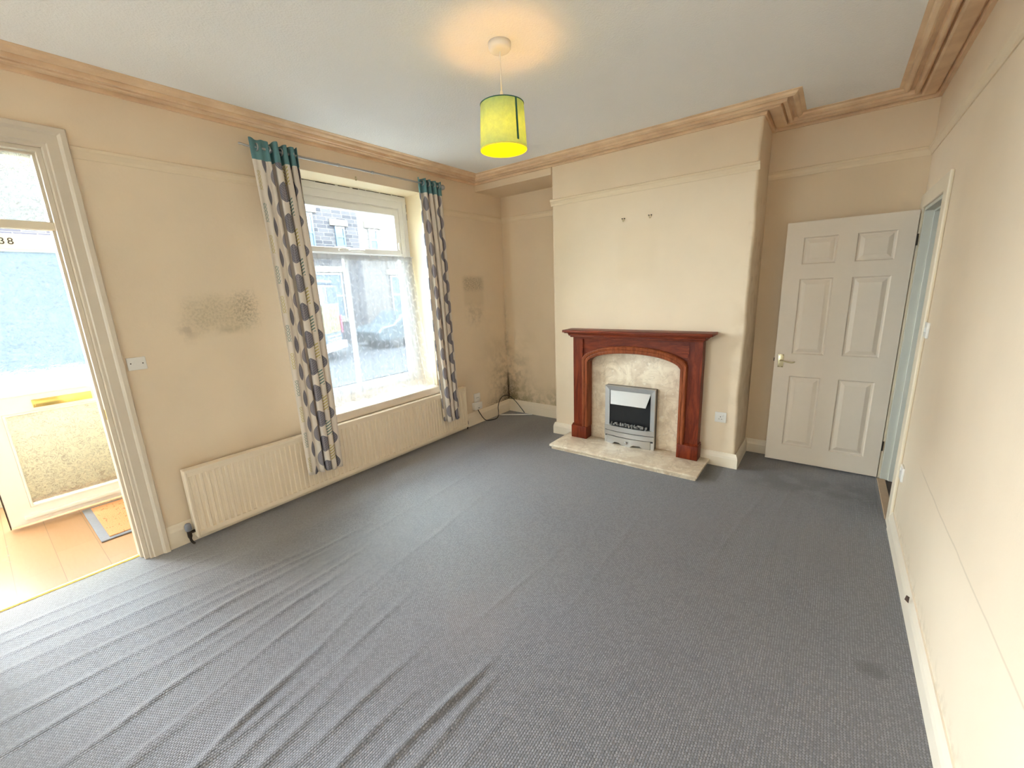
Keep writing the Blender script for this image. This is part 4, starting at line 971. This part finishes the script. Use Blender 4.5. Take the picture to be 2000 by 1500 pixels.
# car further along the far kerb
ca = thing('car', (-11.2, 11.6, GZ_), 'grey car parked along the far kerb seen through the net', 'car')
b = MB(); b.prism([(9.6, -.2), (9.55, .15), (9.75, .35), (10.3, .42), (10.9, .88), (12.3, .92), (13.1, .48), (13.7, .42), (13.8, -.2)], 'x', -12.0, -10.35); b.build('body', M_carpaint, ca, bevel=.05)
b = MB(); b.prism([(10.5, .45), (11.0, .83), (12.25, .86), (12.85, .48)], 'x', -10.36, -10.33); b.build('side_window', M_pane, ca)
for yy in (10.35, 12.95):
    for xx in (-10.45, -11.9): MB().lathe([(.18, -.09), (.31, -.08), (.31, .08), (.18, .09)], (xx, yy, GZ_+.31-.06), 'x', 24).build('wheel', M_tyre, ca)
# ------------------------------------------------------------------ daylight
wd = bpy.data.worlds.new('daylight'); scene.world = wd; wd.use_nodes = True
bg = wd.node_tree.nodes['Background']; bg.inputs[0].default_value = (.86, .93, 1.0, 1); bg.inputs[1].default_value = 24.0
def portal(name, loc, rot, sx, sy):
    l = bpy.data.lights.new(name, 'AREA'); l.shape = 'RECTANGLE'; l.size = sx; l.size_y = sy; l.cycles.is_portal = True
    o = bpy.data.objects.new(name, l); COL.objects.link(o); o.location = loc; o.rotation_euler = rot
portal('window_portal', (-.43, (NY0+NY1)/2, 1.6), (0, -PI/2, 0), 1.9, 1.42)
portal('added_rear_portal', ((BW[0]+BW[1])/2, YB-.16, (BW[2]+BW[3])/2), (PI/2, 0, 0), BW[1]-BW[0], BW[3]-BW[2])
portal('added_side_portal', (-.13, -2.875, 1.5), (0, -PI/2, 0), 2.2, 2.25)
portal('porch_window_portal', (PX-.11, -.15, 1.87), (0, -PI/2, 0), 1.65, 1.7)
portal('porch_door_portal', (-1.70, -1.26, 1.05), (PI/2, 0, 0), .20, 2.1)
# ------------------------------------------------------------------ camera
cam = bpy.data.cameras.new('camera'); co = bpy.data.objects.new('camera', cam); COL.objects.link(co); scene.camera = co
cam.sensor_fit = 'HORIZONTAL'; cam.sensor_width = 36; cam.lens = 811.87/2000*36; cam.clip_start = .02
yaw, pitch, roll = .6573, -.2247, -.0421
fwd = Vector((-math.sin(yaw)*math.cos(pitch), math.cos(yaw)*math.cos(pitch), math.sin(pitch)))
rt_ = fwd.cross(Vector((0, 0, 1))).normalized(); up = rt_.cross(fwd)
r2 = rt_*math.cos(roll)+up*math.sin(roll); u2 = up*math.cos(roll)-rt_*math.sin(roll)
M = Matrix((r2, u2, -fwd)).transposed().to_4x4(); M.translation = (3.3056, 0, 1.575); co.matrix_world = M
# ------------------------------------------------------------------ output settings
for o in bpy.data.objects:
    if '_w' in o: del o['_w']
vs_ = scene.view_settings; vs_.view_transform = 'Standard'; vs_.look = 'None'; vs_.gamma = 1; vs_.use_curve_mapping = False; vs_.exposure = 1.0
scene.cycles.use_denoising = True; scene.cycles.max_bounces = 12; scene.cycles.diffuse_bounces = 8; scene.cycles.transparent_max_bounces = 16
scene.cycles.sample_clamp_indirect = 20
